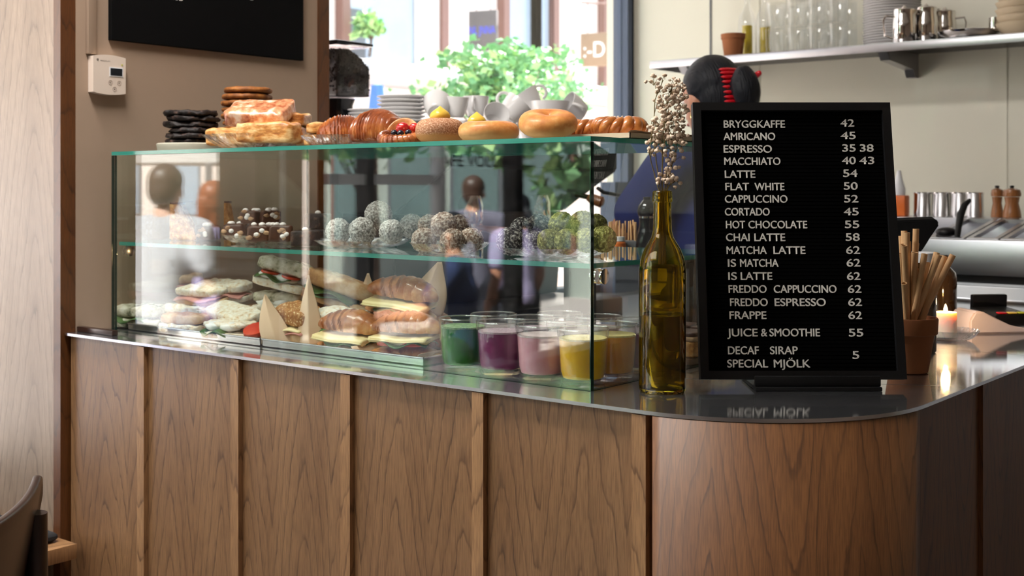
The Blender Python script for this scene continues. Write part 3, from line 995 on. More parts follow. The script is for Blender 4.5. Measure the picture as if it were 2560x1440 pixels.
# second crystal dish with croissants
D2 = (xat(868, 1.715), 1.715)
put(crystal_dish(0.092, 0.024, 20, wave=0.05, foot=0.7), 'crystal_dish', 'crystal', 'low crystal dish under the dark glazed croissants', 'dish', D2[0], D2[1], CT, smooth=50)
def croiss(label, x, y, z, rz, L=0.12, R=0.034, n=7, curve=0.02, mat_='croissant', seed=0, rot=None, group='croissants on top of the case'):
    return put(croissant_mesh(L, R, n, curve, seed, ridge=0.075 if n > 12 else 0.12), 'croissant', mat_, label, 'croissant', x, y, z, rz, group, rot=rot, smooth=50)
zd = CT + 0.008
croiss('large dark glazed croissant in front on the low crystal dish', xat(940, 1.70), 1.70, zd, rad(8), 0.124, 0.049, 16, 0.010, seed=3)
croiss('dark glazed croissant beside the puff pastries, half hidden by its larger neighbour', xat(858, 1.75), 1.75, zd, rad(40), 0.112, 0.047, 15, 0.012, seed=8)
puff('puff pastry slab lying flat behind the croissants, lower of two', xat(812, 1.775), 1.775, zd, rad(10), 0.075, 0.06, 0.026, seed=6)
puff('puff pastry slab on top of the other one behind the croissants', xat(818, 1.775), 1.775, zd + 0.0265, rad(14), 0.075, 0.06, 0.024, seed=7)
croiss('croissant at the back between the low dish and the custard doughnut', xat(1062, 1.845), 1.845, CT, rad(30), 0.135, 0.030, 9, 0.02, seed=5)
croiss('small croissant end peeping out behind the large dark one', xat(1016, 1.80), 1.80, CT, rad(60), 0.09, 0.026, 7, 0.01, seed=6)
# danish with custard, strawberries and blueberries
dn = thing('danish_pastry', 'round danish pastry with custard, strawberries and blueberries', 'pastry', (xat(1005, 1.637), 1.637, CT), (rad(14), 0, rad(30)))
mb = MB()
def dfn(u, v):                                     # thick twisted rim
    a, b = 2 * PI * u, 2 * PI * v
    k = u * 26 + v * 2.0
    s = k - math.floor(k)
    r = 0.0125 * (1 - 0.16 * (1 - s) ** 1.5)
    z = 0.0125 + r * math.sin(b) * 1.05
    return Vector(((0.034 + r * math.cos(b)) * math.cos(a), (0.034 + r * math.cos(b)) * math.sin(a), max(z, 0.0008)))
mb.surf(dfn, 260, 16, wu=True, wv=True)
mb.build('rim', 'croissant', dn, smooth=50)
MB().lathe([(0, 0.001), (0.030, 0.001), (0.034, 0.006), (0.028, 0.016), (0.015, 0.019), (0, 0.0195)], 32).build('custard', 'custard', dn)
mb = MB()
def shell(u, v):                                   # raised back of the pastry
    a = rad(20) + rad(140) * u
    h = math.sin(PI * u) ** 0.6
    r = 0.040 - 0.012 * v
    return Vector((r * math.cos(a), r * math.sin(a), 0.016 + h * (0.024 * (1 - abs(v * 2 - 1) ** 2) + 0.004)))
mb.surf(shell, 20, 8)
mb.build('flap', 'croissant_pale', dn, smooth=180)
for x, y, s in ((0.000, 0.013, 1.0), (0.022, 0.016, 0.85)):
    MB().ball((x, y, 0.0265), (0.0135 * s, 0.011 * s, 0.013 * s), 3).build('strawberry', 'strawberry', dn, smooth=180)
for x, y in ((-0.011, -0.010), (0.0015, -0.013), (0.0150, -0.007)):
    MB().ball((x, y, 0.0232), 0.0066, 3).build('blueberry', 'blueberry', dn, smooth=180)
# sugared doughnuts with a custard swirl
def donut(label, x, y, r=0.046, h=0.046, rz=0, seed=0, cust=1.0):
    d = thing('filled_doughnut', label, 'doughnut', (x, y, CT), rz, 'sugared custard doughnuts')
    mb = MB()
    def fn(u, v):
        a, ph = 2 * PI * u, PI * (v - 0.5)
        p = Vector((r * sp(math.cos(ph), 0.62) * math.cos(a), r * sp(math.cos(ph), 0.62) * math.sin(a), h / 2 + h / 2 * sp(math.sin(ph), 0.8)))
        p += noise.noise_vector(p * 25 + Vector((seed, 0, 0))) * 0.0012
        return p
    mb.surf(fn, 48, 20, wu=True)
    bmesh.ops.remove_doubles(mb.b, verts=mb.b.verts, dist=1e-5)
    mb.build('dough', 'donut_sugar', d, smooth=180)
    mb = MB()
    def rf(a, z):
        return 1 + 0.07 * math.sin(4 * a + z * 120)
    mb.lathe([(0, h - 0.004), (0.0155 * cust, h - 0.003), (0.0180 * cust, h + 0.002), (0.0176 * cust, h + 0.006), (0.0150 * cust, h + 0.0105), (0.0105 * cust, h + 0.0145), (0.0055 * cust, h + 0.0180), (0.002, h + 0.021), (0, h + 0.0225)], 40, rf=rf)
    mb.build('custard_swirl', 'custard', d, smooth=180)
    return d
donut('sugared doughnut with a yellow custard swirl beside the berry danish', xat(1100, 1.655), 1.655, 0.0455, 0.047, 0.3, 1)
donut('sugared doughnut with a custard swirl half hidden behind the flat ring bun', xat(1192, 1.775), 1.775, 0.043, 0.043, 1.1, 2, 1.05)
# ring buns
def bagel(label, x, y, R, r, h, rot, seed):
    mb = MB()
    def fn(u, v):
        a, b = 2 * PI * u, 2 * PI * v
        k = 1 + 0.05 * noise.noise(Vector((math.cos(a), math.sin(a), seed)))
        z = h / 2 + h / 2 * sp(math.sin(b), 0.85)
        q = Vector(((R + r * sp(math.cos(b), 0.9) * k) * math.cos(a), (R + r * sp(math.cos(b), 0.9) * k) * math.sin(a), z))
        q += noise.noise_vector(q * 30 + Vector((seed, 0, 0))) * 0.0015
        q.z = max(q.z, 0)
        return q
    mb.surf(fn, 60, 22, wu=True, wv=True)
    return put(mb, 'ring_bun', 'bagel', label, 'bun', x, y, CT + 0.0003, group='golden ring buns', rot=rot, smooth=180)
bagel('flat golden ring bun between the custard doughnut and the taller ring bun', xat(1222, 1.64), 1.64, 0.026, 0.0275, 0.036, (rad(3), 0, 0.5), 1)
bagel('tall golden ring bun with visible hole next to the knotted buns', xat(1370, 1.655), 1.655, 0.0245, 0.0260, 0.040, (rad(16), 0, 0.67), 2)
bpy.data.objects['ring_bun.001'].location.z += 0.0085
# baking tray with parchment and two knotted cardamom buns
ty0, ty1, tx0, tx1 = 1.685, 2.14, -1.252, -1.088
tr = thing('baking_tray', 'shallow grey baking tray with parchment at the corner of the case top', 'tray', (0, 0, 0))
mb = MB()
mb.box(tx0, tx1, ty0, ty1, CT + 0.0003, CT + 0.0018)
for b in ((tx0, tx0 + 0.0015, ty0, ty1), (tx1 - 0.0015, tx1, ty0, ty1), (tx0, tx1, ty0, ty0 + 0.0015), (tx0, tx1, ty1 - 0.0015, ty1)):
    mb.box(b[0], b[1], b[2], b[3], CT + 0.0003, CT + 0.010)
mb.build('pan', 'stone_bowl', tr)
mb = MB()
def par(u, v):
    x, y = tx0 + 0.004 + (tx1 - tx0 - 0.006) * u, ty0 + 0.004 + (ty1 - ty0 - 0.008) * v
    e = max(0, (u - 0.80) / 0.20)
    return Vector((x, y, CT + 0.0022 + 0.012 * e * e + 0.001 * math.sin(v * 40) * e))
mb.surf(par, 20, 30)
mb.build('parchment', 'kraft', tr, smooth=180)
def knot(label, x, y, rz, seed, s=1.0):
    mb = MB()
    n = 150
    for j in range(2):                             # two strands of dough wound round one another
        pts, rs = [], []
        for k in range(n):
            a = 2 * PI * k / n
            R = 0.0215 + 0.0085 * math.cos(3.5 * 2 * a / 2 * 2 + j * PI)
            pts.append(((R + 0.002) * math.cos(a) * 1.3 * s, R * math.sin(a) * 1.05 * s, (0.018 + 0.0095 * math.sin(7 * a + j * PI)) * s))
            rs.append((0.0098 + 0.0012 * math.sin(5 * a + j)) * s)
        mb.tube(pts, rs, 12, closed=True)
    mb.ball((0, 0, 0.020 * s), (0.021 * s, 0.017 * s, 0.017 * s), 3, disp=0.1, freq=3)
    for v in mb.b.verts:
        v.co.z = max(v.co.z, 0.0)
    o = thing('knotted_bun', label, 'bun', (x, y, CT + 0.0038), rz, 'knotted cardamom buns')
    mb.build('dough', 'bun', o, smooth=180)
    g = MB()
    rnd = random.Random(seed)
    for _ in range(40):
        a, e = rnd.random() * 2 * PI, 0.5 + rnd.random() * 0.9
        g.ball((0.036 * s * math.cos(a) * math.cos(e) * 1.1, 0.030 * s * math.sin(a) * math.cos(e), (0.016 + 0.022 * math.sin(e)) * s), 0.0014, 1)
    o2 = g.build('pearl_sugar', 'sugar_grain', o)
    o2['kind'] = 'stuff'
    return o
knot('knotted cardamom bun at the corner of the case on the parchment', xat(1548, 1.745), 1.745, rad(40), 3, 1.0)
knot('knotted cardamom bun half behind the tall ring bun', xat(1478, 1.76), 1.76, rad(75), 5, 0.95)
# ------------------------------------------------------------------ on the glass shelf
def shelf_dish(label, px, y, r, h, lobes, wave=0.05, foot=0.6):
    return put(crystal_dish(r, h, lobes, foot, wave, 0.004), 'crystal_dish', 'crystal', label, 'dish', xat(px, y), y, SZ + 0.0002, smooth=50)
shelf_dish('cut glass dish under the marshmallow chocolate chunks', 652, 1.715, 0.082, 0.020, 22)
shelf_dish('crystal dish under the pale grey coconut balls', 905, 1.73, 0.098, 0.016, 16, 0.04, 0.55)
shelf_dish('crystal dish with the nutty brown balls at the middle of the shelf', 1124, 1.67, 0.073, 0.020, 14, 0.04, 0.5)
shelf_dish('wide crystal dish under the dark and the green balls', 1388, 1.705, 0.104, 0.018, 18, 0.04, 0.55)
def foodball(name, label, px, py, y, r, mat_, group, seed, disp=0.10, freq=4.0):
    x = xat(px, y)
    mb = MB().ball((0, 0, 0), r, 5)
    for v in mb.b.verts:
        d = v.co.normalized()
        v.co = d * (r * (1 + 0.05 * noise.noise(d * 2.3 + Vector((seed, 0, 0))) + 0.05 * noise.noise(d * 9 + Vector((0, seed, 0))) + 0.07 * noise.noise(d * 22 + Vector((0, 0, seed)))))
    return put(mb, name, mat_, label, 'energy ball', x, y, zat(py, x, y), rz=seed, group=group, smooth=180)
G = 'balls on the glass shelf'
for k, (px, py, y, r, w) in enumerate((
        (846, 577, 1.70, .0255, 'leftmost pale grey coconut ball on the shelf'),
        (906, 577, 1.69, .0265, 'pale grey coconut ball in front under the highest one'),
        (946, 537, 1.735, .0275, 'highest pale grey coconut ball, resting on two others'),
        (979, 580, 1.70, .0245, 'pale grey coconut ball to the side of the highest one, towards the nutty balls'),
        (1029, 566, 1.775, .0245, 'pale grey coconut ball at the back next to the nutty ball pile'))):
    foodball('coconut_ball', w, px, py, y, r, 'coconut_ball', G, k + 1)
for k, (px, py, y, r, w) in enumerate((
        (1060, 601, 1.655, .0235, 'lower nutty brown ball at the window side of its pile'),
        (1131, 603, 1.635, .0225, 'lower nutty brown ball in the front centre of its pile'),
        (1178, 600, 1.675, .0225, 'lower nutty brown ball at the dish edge beside the dark balls'),
        (1110, 563, 1.66, .0245, 'upper nutty brown ball lying foremost on its pile'),
        (1074, 566, 1.695, .0225, 'upper nutty brown ball behind, at the side of the grey balls'),
        (1150, 564, 1.70, .0205, 'upper nutty brown ball behind, at the side of the dark balls'))):
    foodball('nut_ball', w, px, py, y, r, 'nut_ball', G, k + 11)
for k, (px, py, y, r, w) in enumerate((
        (1276, 603, 1.645, .0245, 'dark ball with pale crumbs lying foremost on the wide dish'),
        (1307, 572, 1.68, .0215, 'dark ball with pale crumbs resting on the foremost one'),
        (1347, 568, 1.72, .0235, 'dark ball with pale crumbs at the back beside the green balls'),
        (1338, 606, 1.67, .0205, 'dark ball with pale crumbs low between the foremost one and the green balls'))):
    foodball('dark_ball', w, px, py, y, r, 'dark_ball', G, k + 21)
for k, (px, py, y, r, w) in enumerate((
        (1374, 603, 1.645, .0215, 'low green ball nearest to the dark balls'),
        (1416, 604, 1.65, .0215, 'low green ball in the front centre of the green pile'),
        (1404, 563, 1.675, .0225, 'upper green ball nearest to the dark balls'),
        (1456, 560, 1.69, .0225, 'upper green ball in the middle of the green pile'),
        (1489, 566, 1.745, .0215, 'upper green ball at the back by the side pane'),
        (1466, 601, 1.665, .0205, 'low green ball just behind the corner edge of the case'),
        (1508, 598, 1.69, .0225, 'low green ball nearest to the side pane and the bottle'))):
    foodball('green_ball', w, px, py, y, r, 'green_ball', G, k + 31)
# chocolate chunks with marshmallows
def rocky(label, px, y, z, rz, seed, s=1.0, top=True):
    rnd = random.Random(seed)
    t = thing('rocky_road_chunk', label, 'cake', (xat(px, y), y, z), rz, 'marshmallow chocolate chunks')
    slab_mesh(0.050 * s, 0.044 * s, 0.034 * s, 0.3, 0.3, 0.004, 60, seed, 40, 18).build('chocolate_block', 'chocolate', t, smooth=180)
    for k in range(4):
        x, y_ = rnd.uniform(-.018, .018) * s, rnd.uniform(-.016, .016) * s
        MB().ball((x, y_, 0.036 * s), (0.0075, 0.006, 0.005), 2, rot=Matrix.Rotation(rnd.random() * 3, 3, 'Z')).build('marshmallow', 'marshmallow', t, smooth=180)
    for k in range(2):
        MB().ball((rnd.uniform(-.02, .02) * s, -0.022 * s, 0.010 + 0.014 * rnd.random()), (0.006, 0.003, 0.005), 2).build('marshmallow', 'marshmallow', t, smooth=180)
    for k in range(4):
        x = rnd.uniform(-.020, .020) * s
        MB().ball((x, -0.0215 * s, 0.008 + 0.02 * rnd.random()), (0.007, 0.0025, 0.0045), 2, disp=0.5, freq=3, seed=seed + k).build('biscuit_piece', 'biscuit', t, smooth=180)
    return t
zr = SZ + 0.007
rocky('marshmallow chocolate chunk at the front of its dish, nearest the girl side pane'.replace('the girl side pane', 'the plaster wall'), 590, 1.70, zr, rad(30), 1)
rocky('marshmallow chocolate chunk at the front centre of its dish', 650, 1.675, zr, rad(38), 2)
rocky('marshmallow chocolate chunk at the front of its dish towards the coconut balls', 702, 1.70, zr, rad(44), 3)
rocky('marshmallow chocolate chunk at the back of its dish', 640, 1.76, zr, rad(10), 4)
rocky('upper marshmallow chocolate chunk on the pile, over the front centre', 628, 1.715, zr + 0.036, rad(20), 5, 0.8)
rocky('upper marshmallow chocolate chunk tilted on the pile towards the coconut balls', 676, 1.73, zr + 0.036, rad(60), 6, 0.85)
def brownie(label, px, y, z, rz, seed):
    t = thing('brownie', label, 'cake', (xat(px, y), y, z), rz, 'dark brownies')
    slab_mesh(0.05, 0.05, 0.032, 0.22, 0.22, 0.002, 60, seed, 40, 16).build('cake', 'choc_cookie', t, smooth=180)
    MB().ball((0, 0, 0.034), (0.007, 0.006, 0.005), 2).build('marshmallow', 'marshmallow', t)
    return t
brownie('dark brownie square between the marshmallow chunks and the coconut balls', 763, 1.70, SZ + 0.0003, rad(25), 1)
brownie('dark brownie square further back next to the coconut balls', 800, 1.775, SZ + 0.0003, rad(35), 2)
brownie('dark brownie square stacked on the one beside the coconut balls', 795, 1.775, SZ + 0.0335, rad(30), 3)
def wedge(label, px, y, w, h, rz, seed):
    t = thing('oat_cake_slice', label, 'cake', (xat(px, y), y, SZ + 0.0005), rz, 'pointed oat cake slices')
    mb = MB()
    mb.b.verts.ensure_lookup_table()
    pts = [(-w / 2, 0), (w / 2, 0), (w * 0.42, h * 0.25), (-w * 0.1, h * 0.98), (-w / 2, h)]
    v0 = [mb.b.verts.new((x, -0.014, z)) for x, z in pts]
    v1 = [mb.b.verts.new((x, 0.014, z)) for x, z in pts]
    mb.b.faces.new(v0)
    mb.b.faces.new(list(reversed(v1)))
    for k in range(5):
        q = (k + 1) % 5
        mb.b.faces.new((v0[k], v1[k], v1[q], v0[q]))
    bmesh.ops.bevel(mb.b, geom=list(mb.b.edges), offset=0.003, segments=2, affect='EDGES')
    mb.build('crumb', 'oat_slice', t)
    MB().box(-w * 0.5, -w * 0.1, -0.0145, 0.0145, h - 0.003, h + 0.001, bev=0.0012, xf=Matrix.Rotation(rad(1), 4, 'Y')).build('chocolate_top', 'chocolate', t)
    return t
wedge('large pointed oat cake slice standing on the shelf by the plaster wall', 462, 1.72, 0.064, 0.086, rad(30), 1)
wedge('narrow oat cake slice standing behind the marshmallow chunks', 575, 1.83, 0.022, 0.088, rad(30), 2)
rocky('marshmallow chocolate chunk by itself next to the large oat cake slice', 520, 1.755, SZ + 0.0005, rad(15), 9, 1.0)

# ------------------------------------------------------------------ bottom of the case: trays of sandwiches
def tray(label, x0, x1, y0, y1):
    mb = MB()
    h, t = 0.015, 0.0012
    mb.box(x0, x1, y0, y1, ZC + 0.0006, ZC + 0.002)
    for b in ((x0, x0 + t, y0, y1), (x1 - t, x1, y0, y1), (x0, x1, y0, y0 + t), (x0, x1, y1 - t, y1)):
        mb.box(b[0], b[1], b[2], b[3], ZC + 0.0006, ZC + h)
    for a, b in (((x0, y0), (x1, y0)), ((x1, y0), (x1, y1)), ((x1, y1), (x0, y1)), ((x0, y1), (x0, y0))):
        mb.tube([(a[0], a[1], ZC + h), (b[0], b[1], ZC + h)], 0.0022, 8)
    return put(mb, 'baking_tray', 'tray_metal', label, 'tray', 0, 0, 0)
tray('long metal tray under the focaccia and baguette sandwiches', -2.375, -1.918, 1.597, 2.06)
tray('metal tray under the croissant sandwiches beside the juices', -1.912, -1.470, 1.597, 2.06)
TZ = ZC + 0.0024
def loaf(name, L, Wd, H, mat_, seed, parent, loc=(0, 0, 0), rot=(0, 0, 0), amp=0.0045, freq=60, e1=0.42, e2=0.5, scale=None):
    o = slab_mesh(L, Wd, H, e1, e2, amp, freq, seed, 56, 22).build(name, mat_, parent, loc, rot, 180)
    return o
def leafpart(t, name, mat_, L, Wd, loc, seed, curl=0.008, th=0.0014, rot=(0, 0, 0)):
    mb = MB()
    def fn(u, v):
        x, y = (u - .5) * L, (v - .5) * Wd * (0.55 + 0.45 * math.sin(PI * (0.1 + 0.8 * u)))
        return Vector((x, y, curl * math.sin(u * 9 + seed) * (0.4 + abs(v - .5)) - curl * 1.2 * (2 * v - 1) ** 2))
    mb.surf(fn, 18, 10)
    o = mb.build(name, mat_, t, loc, rot, 180)
    m = o.modifiers.new('thickness', 'SOLIDIFY')
    m.thickness = th
    return o
def disc(t, name, mat_, r, h, loc, rot=(0, 0, 0)):
    return MB().lathe([(0, 0), (r * .96, 0), (r, h * .3), (r, h * .7), (r * .96, h), (0, h)], 28).build(name, mat_, t, loc, rot)
def baguette(label, px, y, z, rz, L=0.15, Wd=0.06, seed=0, top='bread_crust', bot='bread_crumb', fill=('ham',), rot=None, hb=0.018, ht=0.022):
    t = thing('baguette_sandwich', label, 'sandwich', (xat(px, y), y, z), rot if rot else rz, 'sandwiches on the trays')
    loaf('bread_bottom', L, Wd, hb, bot, seed, t)
    zz = hb - 0.002
    for k, f in enumerate(fill):
        if f == 'ham':
            leafpart(t, 'ham_slice', 'ham', L * .95, Wd * 1.12, (0, -0.004, zz + 0.005), seed + k, 0.004, 0.002)
        elif f == 'cheese':
            leafpart(t, 'cheese_slice', 'cheese', L * .8, Wd * 1.15, (0.002, -0.003, zz + 0.005), seed + k, 0.0025, 0.003)
        elif f == 'leaf':
            leafpart(t, 'salad_leaf', 'salad_leaf', L * .7, Wd * 1.25, (-0.01, -0.004, zz + 0.006), seed + k, 0.006)
        elif f == 'tomato':
            for q in (-1, 1):
                disc(t, 'tomato_slice', 'tomato', 0.021, 0.005, (q * L * .2, -Wd * .18, zz + 0.001), (rad(4), 0, 0))
        elif f == 'mozzarella':
            for q in (-1, 0.6):
                MB().ball((q * L * .2, -Wd * .16, zz + 0.007), (0.026, 0.021, 0.010), 3, disp=.12, freq=2, seed=q).build('mozzarella_slice', 'mozzarella', t, smooth=180)
        zz += 0.0055
    loaf('bread_top', L * .98, Wd * .95, ht, top, seed + 50, t, (0, 0.003, zz + 0.001), (rad(2), 0, 0))
    return t
# first tray, from the plaster wall side
baguette('herb topped focaccia sandwich at the end of the tray by the plaster wall', 352, 1.640, TZ, rad(20), 0.125, 0.07, 1, 'herb_bread', 'herb_bread', ('leaf',), hb=0.02, ht=0.026)
baguette('golden crusted baguette piece in front on the first tray', 462, 1.632, TZ, rad(14), 0.115, 0.062, 2, 'bread_crust', 'bread_crumb', (), hb=0.022, ht=0.022)
baguette('ham baguette lying behind the golden crusted piece', 470, 1.71, TZ, rad(22), 0.14, 0.065, 3, 'bread_crumb', 'bread_crust', ('ham',), hb=0.024, ht=0.022)
baguette('ham baguette at the back of the first tray by the wall', 405, 1.76, TZ, rad(20), 0.14, 0.06, 4, 'herb_bread', 'bread_crumb', ('leaf',))
baguette('upper ham baguette lying across the pile of the first tray', 505, 1.735, TZ + 0.052, rad(8), 0.14, 0.055, 5, 'bread_crumb', 'bread_crust', ('ham',), rot=(rad(8), 0, rad(8)), hb=0.016, ht=0.018)
baguette('airy ciabatta sandwich behind the mozzarella roll', 588, 1.69, TZ + 0.012, rad(-8), 0.165, 0.07, 6, 'bread_crumb', 'bread_crust', ('ham',), rot=(rad(14), rad(6), rad(-6)), hb=0.018, ht=0.024)
baguette('dark crusted baguette on top of the heap at the back of the first tray', 440, 1.80, TZ + 0.058, rad(12), 0.15, 0.06, 7, 'bread_crust', 'bread_crumb', ('leaf', 'ham'), rot=(rad(6), rad(-4), rad(18)))
baguette('upper ciabatta at the back behind the airy ciabatta', 560, 1.80, TZ + 0.055, rad(10), 0.15, 0.065, 8, 'bread_crumb', 'bread_crumb', ('ham',), rot=(rad(8), 0, rad(12)))
baguette('ham baguette at the back of the first tray under the dark crusted one', 470, 1.815, TZ, rad(10), 0.15, 0.06, 17, 'bread_crumb', 'bread_crumb', ('ham',))
baguette('ciabatta at the back of the first tray under another ciabatta', 580, 1.82, TZ, rad(10), 0.15, 0.06, 18, 'bread_crust', 'bread_crumb', ('ham',))
baguette('mozzarella, basil and tomato roll in front on the first tray', 572, 1.628, TZ, rad(8), 0.125, 0.062, 9, 'bread_crumb', 'bread_crumb', ('leaf', 'mozzarella'), hb=0.016, ht=0.010)
o = disc(None, 'tomato_wedge', 'tomato', 0.026, 0.009, (xat(640, 1.628), 1.628, TZ + 0.020), (rad(24), rad(8), 0))
tag(o, 'red tomato slice hanging out next to the parchment point', 'tomato')
# second tray
baguette('open ciabatta with basil and tomato high on the heap behind the parchment points', 700, 1.745, TZ + 0.098, rad(0), 0.125, 0.062, 10, 'herb_bread', 'bread_crumb', ('mozzarella', 'leaf', 'tomato'), rot=(rad(-4), rad(12), rad(22)), hb=0.02, ht=0.03)
baguette('ciabatta half in the middle of the heap under the open one', 700, 1.755, TZ + 0.047, rad(24), 0.12, 0.066, 11, 'herb_bread', 'bread_crumb', ('mozzarella',))
baguette('ciabatta sandwich at the bottom of the heap behind the parchment points', 705, 1.755, TZ, rad(20), 0.13, 0.07, 12, 'bread_crust', 'bread_crumb', ('ham',))
baguette('sesame roll with cheese and ham between the two parchment points', 748, 1.672, TZ + 0.012, rad(-12), 0.10, 0.07, 13, 'seed_bread', 'bread_crust', ('ham', 'cheese'), rot=(rad(10), rad(6), rad(-4)), hb=0.022, ht=0.034)
baguette('long floury sandwich arching over the heap behind the tall parchment point', 838, 1.80, TZ + 0.062, rad(18), 0.17, 0.07, 14, 'bread_crust', 'bread_crust', ('leaf', 'leaf'), rot=(rad(-6), rad(16), rad(20)), hb=0.022, ht=0.036)
baguette('ham baguette under the long floury sandwich', 840, 1.79, TZ, rad(14), 0.17, 0.07, 15, 'bread_crust', 'bread_crumb', ('ham', 'leaf'))
baguette('pale wrapped ciabatta with ham behind the front croissants', 862, 1.70, TZ + 0.022, rad(6), 0.13, 0.055, 16, 'bread_crumb', 'bread_crumb', ('leaf', 'ham'), rot=(rad(10), rad(4), rad(10)))
def crsand(label, px, y, z, rot, L=0.15, seed=0, fill=('cheese',), s=1.0):
    t = thing('croissant_sandwich', label, 'sandwich', (xat(px, y), y, z), rot, 'croissant sandwiches')
    a = croissant_mesh(L, 0.030, 7, 0.018, seed, flat=0.6).xf(Matrix.Diagonal((1, 1.15, 0.5, 1))).build('croissant_bottom', 'croissant_pale', t, smooth=50)
    zz = 0.021
    if 'tomato' in fill:
        for q in (-1, 0.9):
            disc(t, 'tomato_slice', 'tomato', 0.024, 0.007, (q * 0.026, -0.012, zz))
        zz += 0.007
    if 'leaf' in fill:
        leafpart(t, 'salad_leaf', 'salad_leaf', L * .66, 0.085, (0.01, -0.002, zz + 0.003), seed, 0.006)
        zz += 0.003
    mb = MB()                                       # cheese slice folded double
    def ch(u, v):
        x = (u - .5) * L * 0.82
        w = v * 2 - 1
        return Vector((x, -0.041 + 0.07 * abs(w) - 0.0, zz + 0.004 + 0.0045 * w - 0.005 * (1 - abs(w)) + 0.0015 * math.sin(u * 7 + seed)))
    mb.surf(ch, 20, 16)
    o = mb.build('cheese_slice', 'cheese', t, smooth=180)
    m = o.modifiers.new('thickness', 'SOLIDIFY')
    m.thickness = 0.006
    o = croissant_mesh(L, 0.033, 8, 0.018, seed + 3, flat=0.62).xf(Matrix.Diagonal((1, 1.05, 0.95, 1))).build('croissant_top', 'croissant_gold', t, (0, 0.006, zz + 0.011), (rad(4), 0, 0), 50)
    return t
crsand('croissant sandwich with cheese and tomato in front beside the green juice', 1012, 1.648, TZ + 0.004, (0, 0, rad(18)), 0.145, 1, ('cheese', 'tomato', 'leaf'))
crsand('croissant sandwich with a long cheese slice in front in the middle of the second tray', 868, 1.648, TZ + 0.003, (rad(6), rad(3), rad(10)), 0.145, 2, ('cheese', 'leaf'))
crsand('croissant sandwich lying in the second row under the topmost croissant', 955, 1.735, TZ + 0.006, (0, 0, rad(14)), 0.15, 3, ('cheese',))
crsand('topmost croissant sandwich with cheese at the peak of the pile', 1000, 1.735, TZ + 0.066, (rad(8), rad(6), rad(12)), 0.165, 4, ('cheese', 'leaf'))
croiss('plain croissant lying at the back of the second tray behind the juices', 1 and xat(1122, 1.80), 1.80, TZ, rad(40), 0.125, 0.036, 8, 0.016, 'croissant', 12, group='croissants in the case')
crsand('croissant sandwich at the back under the plain parchment corner', 1050, 1.82, TZ, (0, 0, rad(20)), 0.14, 6, ('cheese',))
# parchment pieces
def sheet(label, px, y, z, rz, fn, n=22):
    mb = MB()
    mb.surf(fn, n, n)
    o = mb.build('parchment_sheet', 'kraft', None, (xat(px, y), y, z), (0, 0, rz), 180)
    m = o.modifiers.new('thickness', 'SOLIDIFY')
    m.thickness = 0.0006
    return tag(o, label, 'paper', 'parchment in the case')
def point(w, h, lean, bend, skew=0.0, tip=0.06):
    def fn(u, v):
        ww = w * (tip + (1 - tip) * (1 - v ** 1.7)) * (0.9 + 0.1 * math.sin(PI * min(1, v * 1.2)))
        x = (u - .5) * ww + skew * v
        return Vector((x, lean * v * v - bend * 1.6 * (1 - 2 * abs(u - .5)) * (1 - v * .5), h * v))
    return fn
sheet('tall pointed parchment corner standing up between the sandwiches', 778, 1.652, TZ + 0.002, rad(30), point(0.056, 0.140, 0.015, 0.008, -0.010, 0.03))
sheet('shorter pointed parchment corner beside the tomato slice', 697, 1.622, TZ + 0.001, rad(34), point(0.070, 0.100, 0.02, 0.008, -0.034, 0.04))
sheet('parchment corner rising behind the topmost croissant', 1052, 1.80, TZ + 0.06, rad(24), point(0.10, 0.108, 0.02, 0.01, 0.034, 0.10))
sheet('small parchment corner behind the long floury sandwich', 925, 1.83, TZ + 0.05, rad(24), point(0.05, 0.085, 0.02, 0.008, -0.012, 0.1))
sheet('parchment corner lit by the wall end of the first tray', 322, 1.69, TZ + 0.0, rad(40), point(0.055, 0.068, 0.015, 0.008, -0.006, 0.5))
def flat(w, d, curl, seed):
    def fn(u, v):
        x, y = (u - .5) * w, (v - .5) * d
        e = max(0, abs(u - .5) * 2 - 0.75) * 4
        return Vector((x, y, 0.0008 + curl * e * e + 0.0015 * math.sin(u * 11 + seed) * (1 - v) ** 2))
    return fn
sheet('flat parchment sheet under the croissant sandwich beside the juices', 1010, 1.662, TZ + 0.0002, rad(4), flat(0.165, 0.115, 0.016, 1))
sheet('flat parchment sheet under the middle croissant sandwich', 850, 1.664, TZ + 0.0002, rad(2), flat(0.13, 0.118, 0.004, 3))

